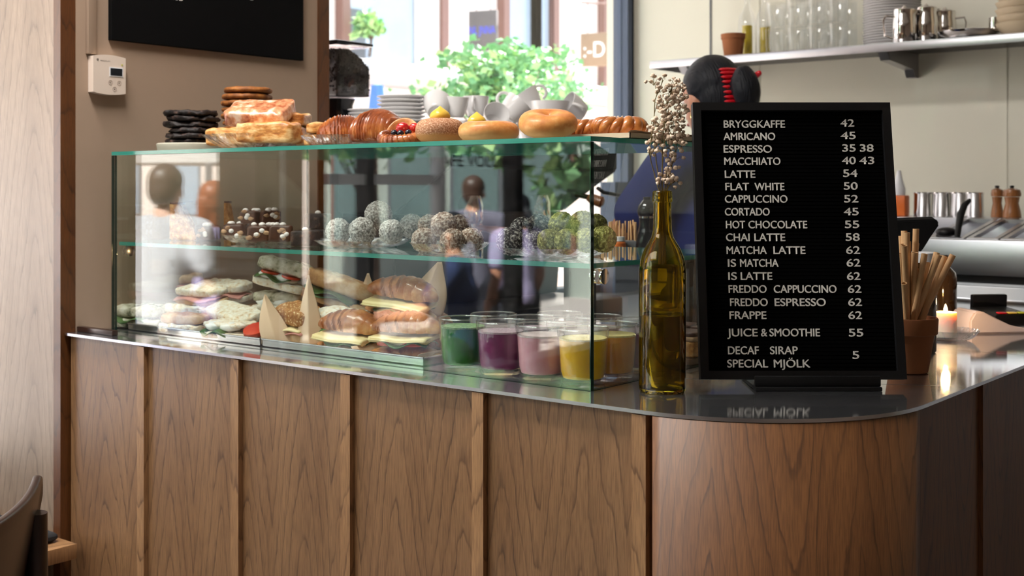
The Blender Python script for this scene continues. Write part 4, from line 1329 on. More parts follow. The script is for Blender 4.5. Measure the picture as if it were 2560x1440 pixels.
# ------------------------------------------------------------------ juices
def juice(label, x, y, liq, foam, fill=0.072, group='juice glasses in the case'):
    g = thing('juice_glass', label, 'juice glass', (x, y, ZC + 0.0006), 0, group)
    R0, R1, H = 0.0365, 0.0428, 0.089
    rr = lambda z: R0 + (R1 - R0) * (z / H) ** 0.8
    prof = [(0, 0.0004), (R0 * .92, 0), (R0, 0.003), (rr(0.02), 0.02), (rr(0.05), 0.05), (rr(H - .001), H - .001), (R1 - .0008, H), (R1 - .0020, H - .001)]
    prof += [(rr(0.05) - .002, 0.05), (rr(0.02) - .002, 0.02), (R0 - .003, 0.010), (R0 - .008, 0.008), (0, 0.008)]
    MB().lathe(prof, 56).build('glass', 'tumbler', g, smooth=50)
    MB().tube([((R1 - .0012) * math.cos(2 * PI * q / 56), (R1 - .0012) * math.sin(2 * PI * q / 56), H + .0006) for q in range(56)], 0.0013, 8, closed=True).build('rim', 'glass_rim', g, smooth=180)
    MB().lathe([(0, 0.0085), (R0 - .0085, 0.0085), (R0 - .0035, 0.0105), (rr(.02) - .0023, 0.02), (rr(.05) - .0023, 0.05), (rr(fill) - .0023, fill), (0, fill)], 48).build('juice', liq, g, smooth=50)
    f = MB().lathe([(0, fill + 0.0002), (rr(fill) - .0024, fill + 0.0002), (rr(fill) - .0024, fill + 0.003), (rr(fill) * .7, fill + 0.0026), (0, fill + 0.002)], 48)
    f.build('foam', foam, g, smooth=60)
    return g
y1, y2, y3 = 1.6215, 1.708, 1.7945
jx = [-1.1385, -1.2252, -1.3119, -1.3986]
juice('yellow juice glass right behind the corner edge of the case', jx[0], y1, 'juice_yellow', 'foam_yellow', 0.072)
juice('light pink smoothie glass in the front row', jx[1], y1, 'juice_pink', 'foam_pink', 0.071)
juice('deep purple smoothie glass in the front row', jx[2], y1, 'juice_purple', 'foam_purple', 0.071)
juice('green juice glass in the front row next to the croissants', jx[3], y1, 'juice_green', 'foam_green', 0.073)
juice('orange juice glass behind the yellow one by the side pane', jx[0], y2, 'juice_orange', 'foam_yellow', 0.070)
juice('pink smoothie glass in the second row behind the light pink one', jx[1], y2, 'juice_pink', 'foam_pink', 0.068)
juice('purple smoothie glass in the second row behind the purple one', jx[2], y2, 'juice_purple', 'foam_purple', 0.068)
juice('pale smoothie glass in the second row behind the green juice', jx[3], y2, 'juice_pink', 'foam_pink', 0.066)
juice('purple smoothie glass in the back row behind the orange juice', jx[0], y3, 'juice_purple', 'foam_purple', 0.068)
juice('pink smoothie glass in the middle of the back row', jx[1], y3, 'juice_pink', 'foam_pink', 0.068)
juice('smoothie glass at the far end of the back row towards the croissants', jx[2], y3, 'juice_pink', 'foam_pink', 0.068)
# chocolate topped slices near the side pane
bd = tag(MB().box(-1.26, -1.098, 1.90, 2.09, ZC + 0.0006, ZC + 0.012, bev=0.003).build('serving_board', 'oak_brown'), 'dark wooden board at the back of the case under the caramel slices', 'board')
for k, (x, y) in enumerate(((-1.13, 1.945), (-1.13, 2.04), (-1.21, 1.945), (-1.21, 2.04))):
    t = thing('caramel_slice', ['caramel slice with chocolate top at the near corner of the board by the side pane', 'caramel slice with chocolate top at the far corner of the board by the side pane',
              'caramel slice with chocolate top behind the back row of juices', 'caramel slice with chocolate top at the far inner corner of the board'][k], 'cake', (x, y, ZC + 0.0123), 0.1 * k, 'caramel slices on the board')
    slab_mesh(0.066, 0.07, 0.030, 0.2, 0.2, 0.001, 50, k).build('biscuit_base', 'oat_slice', t, smooth=180)
    slab_mesh(0.067, 0.071, 0.010, 0.3, 0.2, 0.001, 50, k + 4).build('caramel', 'biscuit', t, (0, 0, 0.029), smooth=180)
    slab_mesh(0.066, 0.070, 0.008, 0.3, 0.2, 0.0015, 60, k + 8).build('chocolate_top', 'chocolate', t, (0, 0, 0.038), smooth=180)
# ------------------------------------------------------------------ wine bottle with dried flowers
bc = ray(1656, 980, 1.902)
bt = thing('wine_bottle', 'olive green wine bottle half full of water holding dried flowers', 'bottle', (bc.x, bc.y, ZC + 0.0003))
op = [(0, 0.006), (0.018, 0.004), (0.030, 0.001), (0.0345, 0.0), (0.0365, 0.003), (0.0370, 0.010), (0.0370, 0.100), (0.0370, 0.186), (0.0362, 0.198), (0.0335, 0.211), (0.0285, 0.224),
      (0.0225, 0.234), (0.0175, 0.242), (0.0150, 0.252), (0.0142, 0.264), (0.0137, 0.290), (0.0137, 0.2975), (0.0156, 0.2985), (0.0158, 0.301), (0.0156, 0.313), (0.0150, 0.315), (0.0130, 0.316)]
ip = [(0.0112, 0.315), (0.0108, 0.300), (0.0110, 0.270), (0.0120, 0.252), (0.0146, 0.242), (0.0196, 0.233), (0.0254, 0.223), (0.0303, 0.210), (0.0332, 0.197), (0.0341, 0.186), (0.0341, 0.012), (0.030, 0.006), (0.018, 0.010), (0, 0.014)]
MB().lathe(op + ip, 64).build('glass', 'bottle_glass', bt, smooth=50)
MB().lathe([(0, 0.0138), (0.018, 0.0098), (0.030, 0.0058), (0.0342, 0.0118), (0.0342, 0.119), (0.0338, 0.1205), (0.031, 0.1198), (0, 0.1198)], 64).build('water', 'water', bt, smooth=50)
rf = random.Random(11)
def sprig(label, base, waypts, clusters, seed, nb=13):
    """one dried stem: waypts are heights along the stem, clusters are blossom sprays"""
    rnd = random.Random(seed)
    st = MB()
    pts = [Vector(base)] + [Vector(w) for w in waypts]
    fine = []
    for a, b in zip(pts, pts[1:]):
        for k in range(4):
            fine.append(a.lerp(b, k / 4) + Vector((rnd.uniform(-1, 1), rnd.uniform(-1, 1), 0)) * 0.0006)
    fine.append(pts[-1])
    st.tube(fine, [0.0011 - 0.0005 * k / len(fine) for k in range(len(fine))], 6)
    bl = MB()
    for c, spread, n in clusters:
        c = Vector(c)
        near = min(fine, key=lambda p: (p - c + Vector((0, 0, 0.02))).length)
        mid = near.lerp(c, 0.5) + Vector((0, 0, 0.004))
        st.tube([near, mid, c], 0.0005, 5)
        for k in range(n):
            d = Vector((rnd.gauss(0, 1), rnd.gauss(0, 1), rnd.gauss(0, 1.1))) * spread
            q = c + d
            st.tube([c - Vector((0, 0, 0.006)), c.lerp(q, 0.6) + Vector((0, 0, 0.001)), q], 0.00032, 4)
            r = rnd.uniform(0.0022, 0.0040)
            bl.ball(q, (r, r, r * 0.85), 2, disp=0.6, freq=2.6, seed=rnd.random() * 50)
    o = st.build('dried_flower_sprig', 'dry_stem')
    tag(o, label, 'flower', 'dried flowers in the bottle')
    b = bl.build('blossom', 'dry_flower', o, smooth=180)
    b['kind'] = 'stuff'
    return o
def fp(px, py, dd=0.0):
    return ray(px, py, 1.902 + dd)
mouth = lambda k: Vector((bc.x + 0.005 * math.cos(k * 1.3), bc.y + 0.005 * math.sin(k * 1.3), ZC + 0.20))
mid = lambda k, px, dd=0.0: ray(px, 484, 1.902 + dd)
sprig('dried flower sprig with the highest blossoms leaning to the window', mouth(0), [mid(0, 1652), fp(1640, 400), fp(1634, 320), fp(1638, 250), fp(1658, 200)],
      [(fp(1634, 204), .0058, 7), (fp(1662, 190), .002, 2), (fp(1650, 222), .004, 6), (fp(1648, 250), .0055, 8)], 1)
sprig('dried flower sprig at the middle of the bunch with a dense pale head', mouth(1), [mid(1, 1655), fp(1655, 400), fp(1658, 330), fp(1668, 260), fp(1680, 215)],
      [(fp(1674, 222), .0075, 14), (fp(1690, 208), .006, 9), (fp(1706, 216), .004, 6), (fp(1668, 250), .007, 12), (fp(1690, 245), .007, 12)], 2)
sprig('dried flower sprig with the widest spread of blossoms above the board edge', mouth(2), [mid(2, 1660), fp(1668, 420, .01), fp(1680, 350, .01), fp(1690, 300, .01), fp(1698, 255)],
      [(fp(1700, 262), .006, 10), (fp(1712, 240), .004, 6), (fp(1680, 285), .009, 16), (fp(1700, 285), .006, 9), (fp(1716, 276), .003, 4)], 3)
sprig('dried flower sprig bending towards the window halfway up', mouth(3), [mid(3, 1650), fp(1634, 430), fp(1622, 380, -.01), fp(1632, 330)],
      [(fp(1630, 322), .005, 6), (fp(1642, 335), .008, 12), (fp(1628, 300), .003, 3), (fp(1626, 376), .005, 7), (fp(1650, 350), .008, 12), (fp(1644, 310), .006, 8)], 4)
sprig('dried flower sprig with low blossoms just above the bottle neck', mouth(4), [mid(4, 1658, .003), fp(1668, 450), fp(1684, 400), fp(1692, 360)],
      [(fp(1690, 350), .008, 14), (fp(1705, 358), .005, 8), (fp(1672, 362), .008, 12), (fp(1688, 392), .007, 11), (fp(1680, 412), .006, 9), (fp(1702, 330), .003, 3)], 5)
sprig('short dried flower sprig with blossoms close to the bottle mouth', mouth(5), [mid(5, 1662), fp(1670, 460), fp(1674, 440)],
      [(fp(1655, 432), .003, 3), (fp(1672, 430), .006, 9), (fp(1646, 450), .003, 3), (fp(1664, 455), .005, 6), (fp(1678, 458), .003, 3)], 6)
sprig('short dried flower sprig with one blossom sticking out towards the board', mouth(6), [mid(6, 1664, -.003), fp(1674, 462), fp(1690, 452), fp(1700, 458)],
      [(fp(1701, 459), .0008, 3), (fp(1684, 440), .004, 5)], 7)
sprig('dried flower sprig in the dense heart of the bunch', mouth(7), [mid(7, 1656, .004), fp(1656, 420, .015), fp(1662, 340, .015), fp(1668, 300, .01)],
      [(fp(1664, 300), .009, 16), (fp(1672, 318), .008, 14), (fp(1690, 312), .008, 12), (fp(1656, 275), .006, 9), (fp(1680, 335), .007, 9)], 8)

# ------------------------------------------------------------------ letter board
BW, BH, TILT = 0.3285, 0.4555, rad(11)
b0 = ray(2007, 950, 1.93)
BZ = ZC + 0.0142
lb = thing('letter_board', 'black felt letter board with the white drinks price list', 'letter board', (b0.x, b0.y, BZ), (-TILT, 0, YAW))
MBW = Matrix.Translation((b0.x, b0.y, BZ)) @ Matrix.Rotation(YAW, 4, 'Z') @ Matrix.Rotation(-TILT, 4, 'X')
INV = MBW.inverted()
def bl(px, py):                                    # board coordinates seen at a pixel
    o = INV @ Vector((0, 0, CAM_Z))
    d = (INV.to_3x3() @ (ray(px, py, 1) - Vector((0, 0, CAM_Z))))
    t = -o.y / d.y
    return o + d * t
fw = 0.0135
mb = MB()
for x0, x1, z0, z1 in ((-BW / 2, -BW / 2 + fw, 0, BH), (BW / 2 - fw, BW / 2, 0, BH), (-BW / 2 + fw, BW / 2 - fw, BH - fw, BH), (-BW / 2 + fw, BW / 2 - fw, 0, fw)):
    mb.box(x0, x1, -0.008, 0.012, z0, z1)
mb.build('frame', 'black_plastic', lb, smooth=0)
mb = MB()
mb.box(-BW / 2 + fw, BW / 2 - fw, 0.0012, 0.010, fw, BH - fw)
n = 70
for k in range(n):                                  # ribs of the felt the letters are pushed into
    z = fw + (BH - 2 * fw) * (k + 0.5) / n
    mb.box(-BW / 2 + fw, BW / 2 - fw, 0.0, 0.0013, z - 0.0022, z + 0.0022)
mb.build('felt', 'black_felt', lb, smooth=0)
L2 = lambda x, y: (1720 + x / 3.6, 240 + y / 3.6)
L3 = lambda x, y: (1720 + x / 3.273, 620 + y / 3.273)
rows = [(L2, 287, 'BRYGGKAFFE', 322, 873), (L2, 398, 'AMRICANO', 320, 785), (L2, 511, 'ESPRESSO', 322, 755), (L2, 622, 'MACCHIATO', 327, 832), (L2, 738, 'LATTE', 332, 606),
        (L2, 850, 'FLAT', 337, 550), (L2, 850, 'WHITE', 600, 868), (L2, 962, 'CAPPUCCINO', 333, 895), (L2, 1077, 'CORTADO', 333, 735), (L2, 1192, 'HOT', 342, 515), (L2, 1192, 'CHOCOLATE', 545, 1073),
        (L2, 1307, 'CHAI', 343, 555), (L2, 1307, 'LATTE', 598, 875), (L2, 1423, 'MATCHA', 348, 708), (L2, 1423, 'LATTE', 770, 1057),
        (L3, 155, 'IS', 327, 393), (L3, 155, 'MATCHA', 427, 740), (L3, 262, 'IS', 330, 400), (L3, 262, 'LATTE', 432, 690), (L3, 368, 'FREDDO', 333, 643), (L3, 368, 'CAPPUCCINO', 703, 1215),
        (L3, 476, 'FREDDO', 345, 652), (L3, 476, 'ESPRESSO', 710, 1127), (L3, 582, 'FRAPPE', 340, 642), (L3, 724, 'JUICE', 322, 570), (L3, 724, '&', 598, 648), (L3, 724, 'SMOOTHIE', 668, 1080),
        (L3, 870, 'DECAF', 328, 580), (L3, 870, 'SIRAP', 672, 898), (L3, 978, 'SPECIAL', 322, 655), (L3, 978, 'MJ\u00d6LK', 703, 1000),
        (L2, 277, '42', 1373, 1495), (L2, 390, '45', 1375, 1508), (L2, 503, '35', 1390, 1508), (L2, 503, '38', 1548, 1670), (L2, 615, '40', 1387, 1510), (L2, 615, '43', 1543, 1675),
        (L2, 730, '54', 1397, 1525), (L2, 845, '50', 1403, 1527), (L2, 960, '52', 1407, 1532), (L2, 1075, '45', 1403, 1535), (L2, 1190, '55', 1413, 1540), (L2, 1305, '58', 1420, 1545),
        (L2, 1422, '62', 1425, 1548), (L3, 153, '62', 1300, 1410), (L3, 262, '62', 1303, 1410), (L3, 368, '62', 1310, 1418), (L3, 475, '62', 1313, 1423), (L3, 582, '62', 1315, 1423),
        (L3, 725, '55', 1317, 1433), (L3, 908, '5', 1347, 1400)]
mb = MB()
for f, yb_, s, xa, xb in rows:
    a, b = bl(*f(xa, yb_)), bl(*f(xb, yb_))
    for ddx in (0.0, 0.00045):                      # two passes give the letters their weight
        add_text(mb, s, (a.x + ddx - 0.0002, -0.0012, a.z + ddx * 0.8), (1, 0, 0), (0, 0, 1), 0.0125, b.x - a.x - 0.0003)
o = mb.build('lettering', 'letter_white', lb, smooth=0)
m = o.modifiers.new('thickness', 'SOLIDIFY')
m.thickness = 0.0011
m.offset = 0
sb = thing('board_stand', 'low black display stand holding the letter board', 'stand', (b0.x, b0.y, ZC + 0.0002), (0, 0, YAW))
sx0 = -(2007 - 1880) / FOC * 1.92
sx1 = (2193 - 2007) / FOC * 1.92
MB().box(sx0, sx1, -0.030, 0.090, 0, 0.006, bev=0.001).build('base', 'black_plastic', sb)
MB().box(sx0, sx1, -0.0225, -0.0155, 0.0062, 0.0225, bev=0.0015).build('front_lip', 'black_plastic', sb)
MB().box(sx0 + .02, sx1 - .02, -0.010, 0.020, 0.0062, 0.0138, bev=0.001).build('ledge', 'black_plastic', sb)
MB().box(-0.03, 0.03, 0.080, 0.088, 0.0062, 0.20, bev=0.001, xf=Matrix.Rotation(rad(0), 4, 'X')).build('back_rest', 'black_plastic', sb)

# ------------------------------------------------------------------ straws in a terracotta pot
pc = ray(2271, 945, 2.10)
MB_ = MB().lathe([(0, 0.0), (0.030, 0), (0.033, 0.002), (0.0432, 0.066), (0.0462, 0.0665), (0.0485, 0.068), (0.0498, 0.093), (0.0485, 0.0955), (0.0455, 0.0955), (0.044, 0.068), (0.040, 0.060), (0.029, 0.006), (0, 0.005)], 56)
put(MB_, 'terracotta_pot', 'terracotta', 'terracotta flower pot full of paper straws beside the letter board', 'pot', pc.x, pc.y, ZC + 0.0003, smooth=40)
tops = [(397, 103, .03, 'mostly hidden by the board edge, ending high'), (433, 55, .02, 'tallest of the bunch, standing upright by the board'), (457, 72, -.01, 'upright one just in front of the tallest'), (540, 38, 0, 'tall one leaning away from the board, ending highest at its tip'),
        (403, 172, .01, 'short upright one touching the board edge'), (467, 152, .03, 'upright one behind the tilted front one'), (434, 188, -.03, 'front one crossing from the board edge down to the pot centre'), (542, 165, .02, 'upright one just below the leaning tall tip'),
        (527, 250, -.02, 'middle upright one with its end level with the jar lid'), (497, 257, .0, 'one hidden behind the middle upright straw'), (617, 262, -.025, 'straight one in front of the amber jar'), (727, 252, .02, 'rear one of the three leaning together to the candle'),
        (747, 270, -.03, 'front one of the three leaning together to the candle'), (797, 282, -.005, 'middle one of the three leaning together to the candle'), (872, 272, -.015, 'outermost one leaning furthest over the candle'), (657, 345, .03, 'short one peeping out behind the leaning group'),
        (572, 398, .02, 'short one ending in front of the amber jar'), (405, 258, -.01, 'short one at the board edge, ending below the others'), (427, 468, .0, 'very short one low at the board edge'), (432, 527, -.035, 'shortest front one low at the board edge')]
for k, (x, y, dd, w) in enumerate(tops):
    T = ray(2140 + x / 3.6, 560 + (y + 6) / 3.6, 2.10 + dd)
    off = Vector((T.x - pc.x, T.y - pc.y, 0))
    B = Vector((pc.x, pc.y, ZC + 0.012)) - off * 0.20 + Vector((math.cos(k * 2.4), math.sin(k * 2.4), 0)) * 0.010
    q = Vector((B.x - pc.x, B.y - pc.y, 0))
    if q.length > 0.020:
        q *= 0.020 / q.length
        B = Vector((pc.x + q.x, pc.y + q.y, B.z))
    d = (T - B).normalized()
    mb = MB().tube([B, T], 0.0053, 14, cap=False)
    mb.tube([T, B], 0.0045, 14, cap=False)
    u = d.orthogonal().normalized()
    w_ = d.cross(u)
    for e in (B, T):
        for j in range(14):
            a0, a1 = 2 * PI * j / 14, 2 * PI * (j + 1) / 14
            c = lambda r, a: e + (u * math.cos(a) + w_ * math.sin(a)) * r
            mb.quad([c(.0053, a0), c(.0053, a1), c(.0045, a1), c(.0045, a0)])
    o = mb.build('paper_straw', 'straw_paper', smooth=50)
    tag(o, 'beige paper straw, ' + w, 'straw', 'paper straws')

# ------------------------------------------------------------------ candle, jars, card terminal
cc = ray(2374, 845, 2.55)
put(crystal_dish(0.060, 0.022, 28, 0.6, 0.05, 0.004), 'crystal_dish', 'crystal', 'beaded crystal dish under the burning candle', 'dish', cc.x, cc.y, ZC + 0.0003, smooth=50)
ca = ray(2364, 845, 2.55)
cd = thing('candle', 'short burning white pillar candle in a crystal dish', 'candle', (ca.x, ca.y, ZC + 0.006))
MB().lathe([(0, 0), (0.021, 0), (0.0225, 0.002), (0.0225, 0.050), (0.0215, 0.053), (0.019, 0.0525), (0.012, 0.046), (0, 0.045)], 48).build('wax', 'wax', cd)
MB().tube([(0, 0, 0.044), (0.0005, 0, 0.050), (0, 0.0005, 0.055)], 0.0008, 8).build('wick', 'black_matt', cd)
MB().lathe([(0, 0.050), (0.0030, 0.0520), (0.0040, 0.0555), (0.0034, 0.061), (0.0016, 0.066), (0, 0.070)], 20).build('flame', 'flame', cd, smooth=180)
light('candle_light', 'POINT', (ca.x, ca.y, ZC + 0.082), (0, 0, 0), 0.5, (1.0, 0.62, 0.28), shadow_soft_size=0.008)
jp = ray(2303, 760, 2.36)
j = thing('amber_jar', 'amber glass jar with white lid behind the straws', 'jar', (jp.x, jp.y, ZC + 0.0003))
MB().lathe([(0, 0), (0.026, 0), (0.028, 0.003), (0.028, 0.15), (0.024, 0.165), (0.022, 0.175), (0, 0.175)], 40, rf=lambda a, z: 1 + 0.02 * math.sin(z * 500)).build('body', 'oil_amber' if 'oil_amber' in M else plain('oil_amber', (0.05, 0.022, 0.006), 0.08, coat=0.8), j)
MB().lathe([(0, 0.1755), (0.025, 0.1755), (0.025, 0.193), (0.023, 0.195), (0, 0.195)], 40).build('lid', 'frame_white', j)
jp = ray(2357, 760, 2.80)
put(MB().lathe([(0, 0), (0.030, 0), (0.031, 0.003), (0.031, 0.11), (0.028, 0.125), (0.014, 0.14), (0.013, 0.165), (0, 0.165)], 32), 'brown_bottle', 'oil_amber', 'small dark brown bottle behind the candle', 'bottle', jp.x, jp.y, ZC + 0.0003)
tp = ray(2478, 828, 2.70)
ct = thing('card_terminal', 'black card payment terminal with coloured keys in a white dock', 'card terminal', (tp.x, tp.y, ZC + 0.0003), YAW + rad(8))
mb = MB()
prof = [(-0.075, 0.0), (0.085, 0.0), (0.085, 0.010), (0.02, 0.014), (-0.045, 0.050), (-0.062, 0.050), (-0.075, 0.030)]
v0 = [mb.b.verts.new((x, -0.045, z)) for x, z in prof]
v1 = [mb.b.verts.new((x, 0.045, z)) for x, z in prof]
mb.b.faces.new(v0)
mb.b.faces.new(list(reversed(v1)))
for k in range(len(prof)):
    q = (k + 1) % len(prof)
    mb.b.faces.new((v0[k], v1[k], v1[q], v0[q]))
bmesh.ops.bevel(mb.b, geom=list(mb.b.edges), offset=0.004, segments=2, affect='EDGES')
mb.build('dock', 'dock_white' if 'dock_white' in M else plain('dock_white', srgb(226, 208, 206), 0.4), ct)
tm = MB().box(-0.012, 0.078, -0.035, 0.075, 0.012, 0.040, bev=0.006).build('terminal', 'black_plastic', ct, (0.0, 0, 0.004), (rad(4), 0, 0))
MB().box(-0.010, 0.076, 0.066, 0.080, 0.030, 0.068, bev=0.004).build('screen', 'black_gloss', tm)
for k, (c, nm) in enumerate((('clip_red', 'key'), ('custard', 'key'), ('led_green', 'key'))):
    MB().box(-0.002 + k * 0.024, 0.018 + k * 0.024, -0.033, -0.020, 0.0405, 0.0435, bev=0.001).build(nm, c, tm)
pp = ray(2420, 792, 2.92)
put(MB().box(-0.055, 0.055, -0.03, 0.03, 0, 0.008, bev=0.002), 'receipt_pad', 'frame_white', 'flat white pad lying on the worktop behind the candle', 'pad', pp.x, pp.y, ZC + 0.0003, YAW)
# till screen seen from behind
tq = ray(2275, 700, 2.62)
tl = thing('till_screen', 'black tablet till screen on a stand behind the letter board', 'till', (tq.x, tq.y, ZC + 0.0003), YAW)
MB().lathe([(0, 0), (0.045, 0), (0.045, 0.006), (0.02, 0.010), (0.014, 0.02), (0.012, 0.16), (0, 0.16)], 32).build('stand', 'black_plastic', tl)
mb = MB()
poly = [(-0.13, 0.245), (0.066, 0.252), (0.070, 0.240), (0.026, 0.190), (0.000, 0.160), (-0.13, 0.150)]
v0 = [mb.b.verts.new((x, -0.03 + (z - .15) * 0.5, z)) for x, z in poly]
v1 = [mb.b.verts.new((x, 0.0 + (z - .15) * 0.5, z + 0.006)) for x, z in poly]
mb.b.faces.new(v0)
mb.b.faces.new(list(reversed(v1)))
for k in range(len(poly)):
    q = (k + 1) % len(poly)
    mb.b.faces.new((v0[k], v1[k], v1[q], v0[q]))
bmesh.ops.bevel(mb.b, geom=list(mb.b.edges), offset=0.003, segments=2, affect='EDGES')
mb.build('screen', 'black_matt', tl)
MB().tube([(0.02, 0.03, 0.17), (0.035, 0.03, 0.165), (0.045, 0.03, 0.15), (0.05, 0.03, 0.10), (0.05, 0.03, 0.01)], 0.003, 8).build('cable', 'black_matt', tl)
# ------------------------------------------------------------------ back bar under the kitchen window
o = thing('back_bar', 'dark back bar cabinet under the kitchen window carrying the espresso machine', 'cabinet', (0, 0, 0))
MB().box(-2.435, -1.99, 2.30, 3.85, 0.0, 0.905).build('body', 'black_plastic', o)
MB().box(-2.438, -1.97, 2.29, 3.855, 0.9055, 0.925, bev=0.002).build('top', 'steel_prep', o)
for k in range(3):
    d = MB().box(-1.989, -1.975, 2.32 + k * 0.51, 2.81 + k * 0.51, 0.06, 0.88, bev=0.003).build('door', 'dark_metal', o)
    MB().tube([(-1.96, 2.36 + k * 0.51, 0.84), (-1.96, 2.76 + k * 0.51, 0.84)], 0.006, 8).build('handle', 'chrome', d)
# espresso machine
MX0, MX1, MY0, MY1, MT = -2.472, -2.05, 2.33, 3.105, 1.45
em = thing('espresso_machine', 'large black espresso machine with cups and saucers stacked on top', 'espresso machine', (0, 0, 0))
def yprism(poly, y0, y1):                          # poly in (x, z)
    mb = MB()
    a = [mb.b.verts.new((x, y0, z)) for x, z in poly]
    b = [mb.b.verts.new((x, y1, z)) for x, z in poly]
    mb.b.faces.new(a)
    mb.b.faces.new(list(reversed(b)))
    for k in range(len(poly)):
        q = (k + 1) % len(poly)
        mb.b.faces.new((a[k], b[k], b[q], a[q]))
    bmesh.ops.bevel(mb.b, geom=list(mb.b.edges), offset=0.006, segments=2, affect='EDGES')
    return mb
yprism([(MX0, 1.25), (-2.25, 1.25), (-2.16, 1.31), (MX1, 1.375), (MX1, MT - 0.012), (MX0, MT - 0.012)], MY0, MY1).build('upper_body', 'black_plastic', em)
yprism([(MX0, 0.99), (-2.27, 0.99), (-2.25, 1.249), (MX0, 1.249)], MY0 + 0.01, MY1 - 0.01).build('lower_body', 'dark_metal', em)
MB().box(MX0, -2.03, MY0, MY1, 0.9255, 0.989, bev=0.006).build('drip_tray', 'dark_metal', em)
MB().box(MX0 + .004, MX1 - .004, MY0 + .004, MY1 - .004, MT - 0.0118, MT - 0.0002, bev=0.003).build('cup_rack', 'chrome', em)
mb = MB()
for k in range(16):
    z = 1.385 + 0.0 * k
    y = MY1 + 0.0004
    x = -2.40 + k * 0.02
    mb.box(x, x + 0.008, y, y + 0.003, 1.375, 1.415)
mb.build('vent', 'frame_grey', em)
for k, y in enumerate((2.55, 2.86)):
    MB().lathe([(0, 0), (0.032, 0), (0.036, 0.01), (0.036, 0.05), (0.030, 0.075), (0, 0.08)], 32).build('group_head', 'chrome', em, (-2.17, y, 1.225))
    h = MB().lathe([(0, 0), (0.024, 0), (0.034, 0.008), (0.034, 0.03), (0, 0.03)], 28).build('portafilter', 'chrome', em, (-2.17, y, 1.193))
    MB().tube([(0.03, 0, 0.02), (0.06, 0, 0.016), (0.09, 0, 0.012), (0.145, 0, 0.006), (0.165, 0, 0.004)], [0.007, 0.009, 0.013, 0.015, 0.010], 14).build('handle', 'mill_wood', h)
P = [ray(1494, 470, 3.62), ray(1510, 482, 3.60), ray(1552, 489, 3.56), ray(1566, 494, 3.55), ray(1573, 510, 3.54), ray(1571, 545, 3.54), ray(1568, 592, 3.54)]
MB().tube(P, [0.006, 0.006, 0.0055, 0.008, 0.008, 0.0065, 0.006], 10).build('steam_wand', 'dark_metal', em)
k0, k1 = ray(1470, 494, 3.58), ray(1508, 507, 3.56)
MB().tube([k0, k0.lerp(k1, .3), k0.lerp(k1, .9), k1], [0.010, 0.016, 0.017, 0.010], 14).build('steam_knob', 'mill_wood', em)
MB().tube([ray(1440, 486, 3.60), ray(1474, 494, 3.58)], 0.008, 10).build('knob_stem', 'chrome', em)
# saucers and cups on the machine
def saucers(n, x, y, z, r, step, where, group):
    od = ['lowest', 'second', 'third', 'fourth', 'fifth', 'sixth', 'seventh', 'eighth', 'ninth', 'tenth', 'eleventh', 'twelfth', 'thirteenth', 'fourteenth', 'fifteenth', 'sixteenth', 'seventeenth', 'eighteenth', 'nineteenth']
    first = None
    for k in range(n):
        w = '%s saucer%s in the stack %s' % (od[k] if k < n - 1 else 'topmost', '' if k in (0, n - 1) else ' from below', where)
        if first is None:
            first = MB().lathe([(0, 0), (r * .5, 0), (r * .55, 0.002), (r * .92, step * 0.95), (r, step * 1.2), (r, step * 1.42), (r * .96, step * 1.45), (r * .55, step * 0.62), (r * .3, step * 0.45), (0, step * 0.45)], 48).build('saucer', 'ceramic', None, (x, y, z))
            tag(first, w, 'saucer', group)
        else:
            dup(first, (x + 0.0015 * math.sin(k * 2.2), y + 0.0015 * math.cos(k * 1.7), z + k * step), k * 0.4, w)
saucers(11, -2.30, 2.41, MT, 0.068, 0.0108, 'beside the tilted white cup', 'saucers on the espresso machine')
saucers(9, -2.452, 2.437, MT, 0.062, 0.0100, 'beneath the coffee grinder hopper', 'saucers under the hopper')
xq = -2.14
saucers(5, xq, yat(1478, xq), MT, 0.055, 0.0108, 'at the far end of the machine', 'saucers at the far end')
def cup_mesh(s=1.0, wide=1.0):
    h = 0.056 * s
    r = 0.037 * s * wide
    mb = MB().lathe([(0, 0.002), (r * .55, 0.002), (r * .58, 0), (r * .64, 0.001), (r * .70, h * .12), (r * .88, h * .45), (r * .97, h * .8), (r, h), (r * .965, h * 1.005), (r * .92, h * .8), (r * .83, h * .46), (r * .62, h * .14), (0, h * .1)], 40)
    return mb, r, h
def cup(label, px, py, x, s=1.0, wide=1.0, rot=(0, 0, 0), hz=0.0):
    y = yat(px, x)
    z = zat(py, x, y)
    t = thing('coffee_cup', label, 'cup', (x, y, z), rot, 'white cups on the espresso machine')
    mb, r, h = cup_mesh(s, wide)
    mb.xf(Matrix.Translation((0, 0, -h / 2)))
    mb.build('bowl', 'ceramic', t, smooth=60)
    pts = []
    for k in range(9):
        a = -PI * 0.5 + PI * k / 8
        pts.append((r * 0.90 + 0.020 * s * math.cos(a), 0, h * 0.10 + 0.018 * s * math.sin(a)))
    MB().tube(pts, 0.0042 * s, 8).build('handle', 'ceramic', t, (0, 0, 0), (0, 0, hz), 60)
    return t
low = MT + 0.028
for k, (px, w) in enumerate(((1100, 'lower white cup standing nearest to the saucers'), (1146, 'lower white cup under the upright one beside the custard swirl'), (1198, 'lower white cup under the stacked pair'), (1262, 'lower white cup under the one leaning sideways'),
                             (1330, 'lower white cup behind the tall ring bun'), (1392, 'lower white cup under the wide bowl-like cup'))):
    x = -2.20 + 0.02 * (k % 2)
    y = yat(px, x)
    t = cup('%s' % w, px, 300, x, 1.0, 1.0, (0, 0, k * 1.1), 0.4 * k)
    t.location.z = low
cup('white cup lying tilted at the saucer side with its opening turned away', 1092, 268, -2.20, 1.0, 1.05, (rad(-50), rad(-25), rad(20)), 2.4)
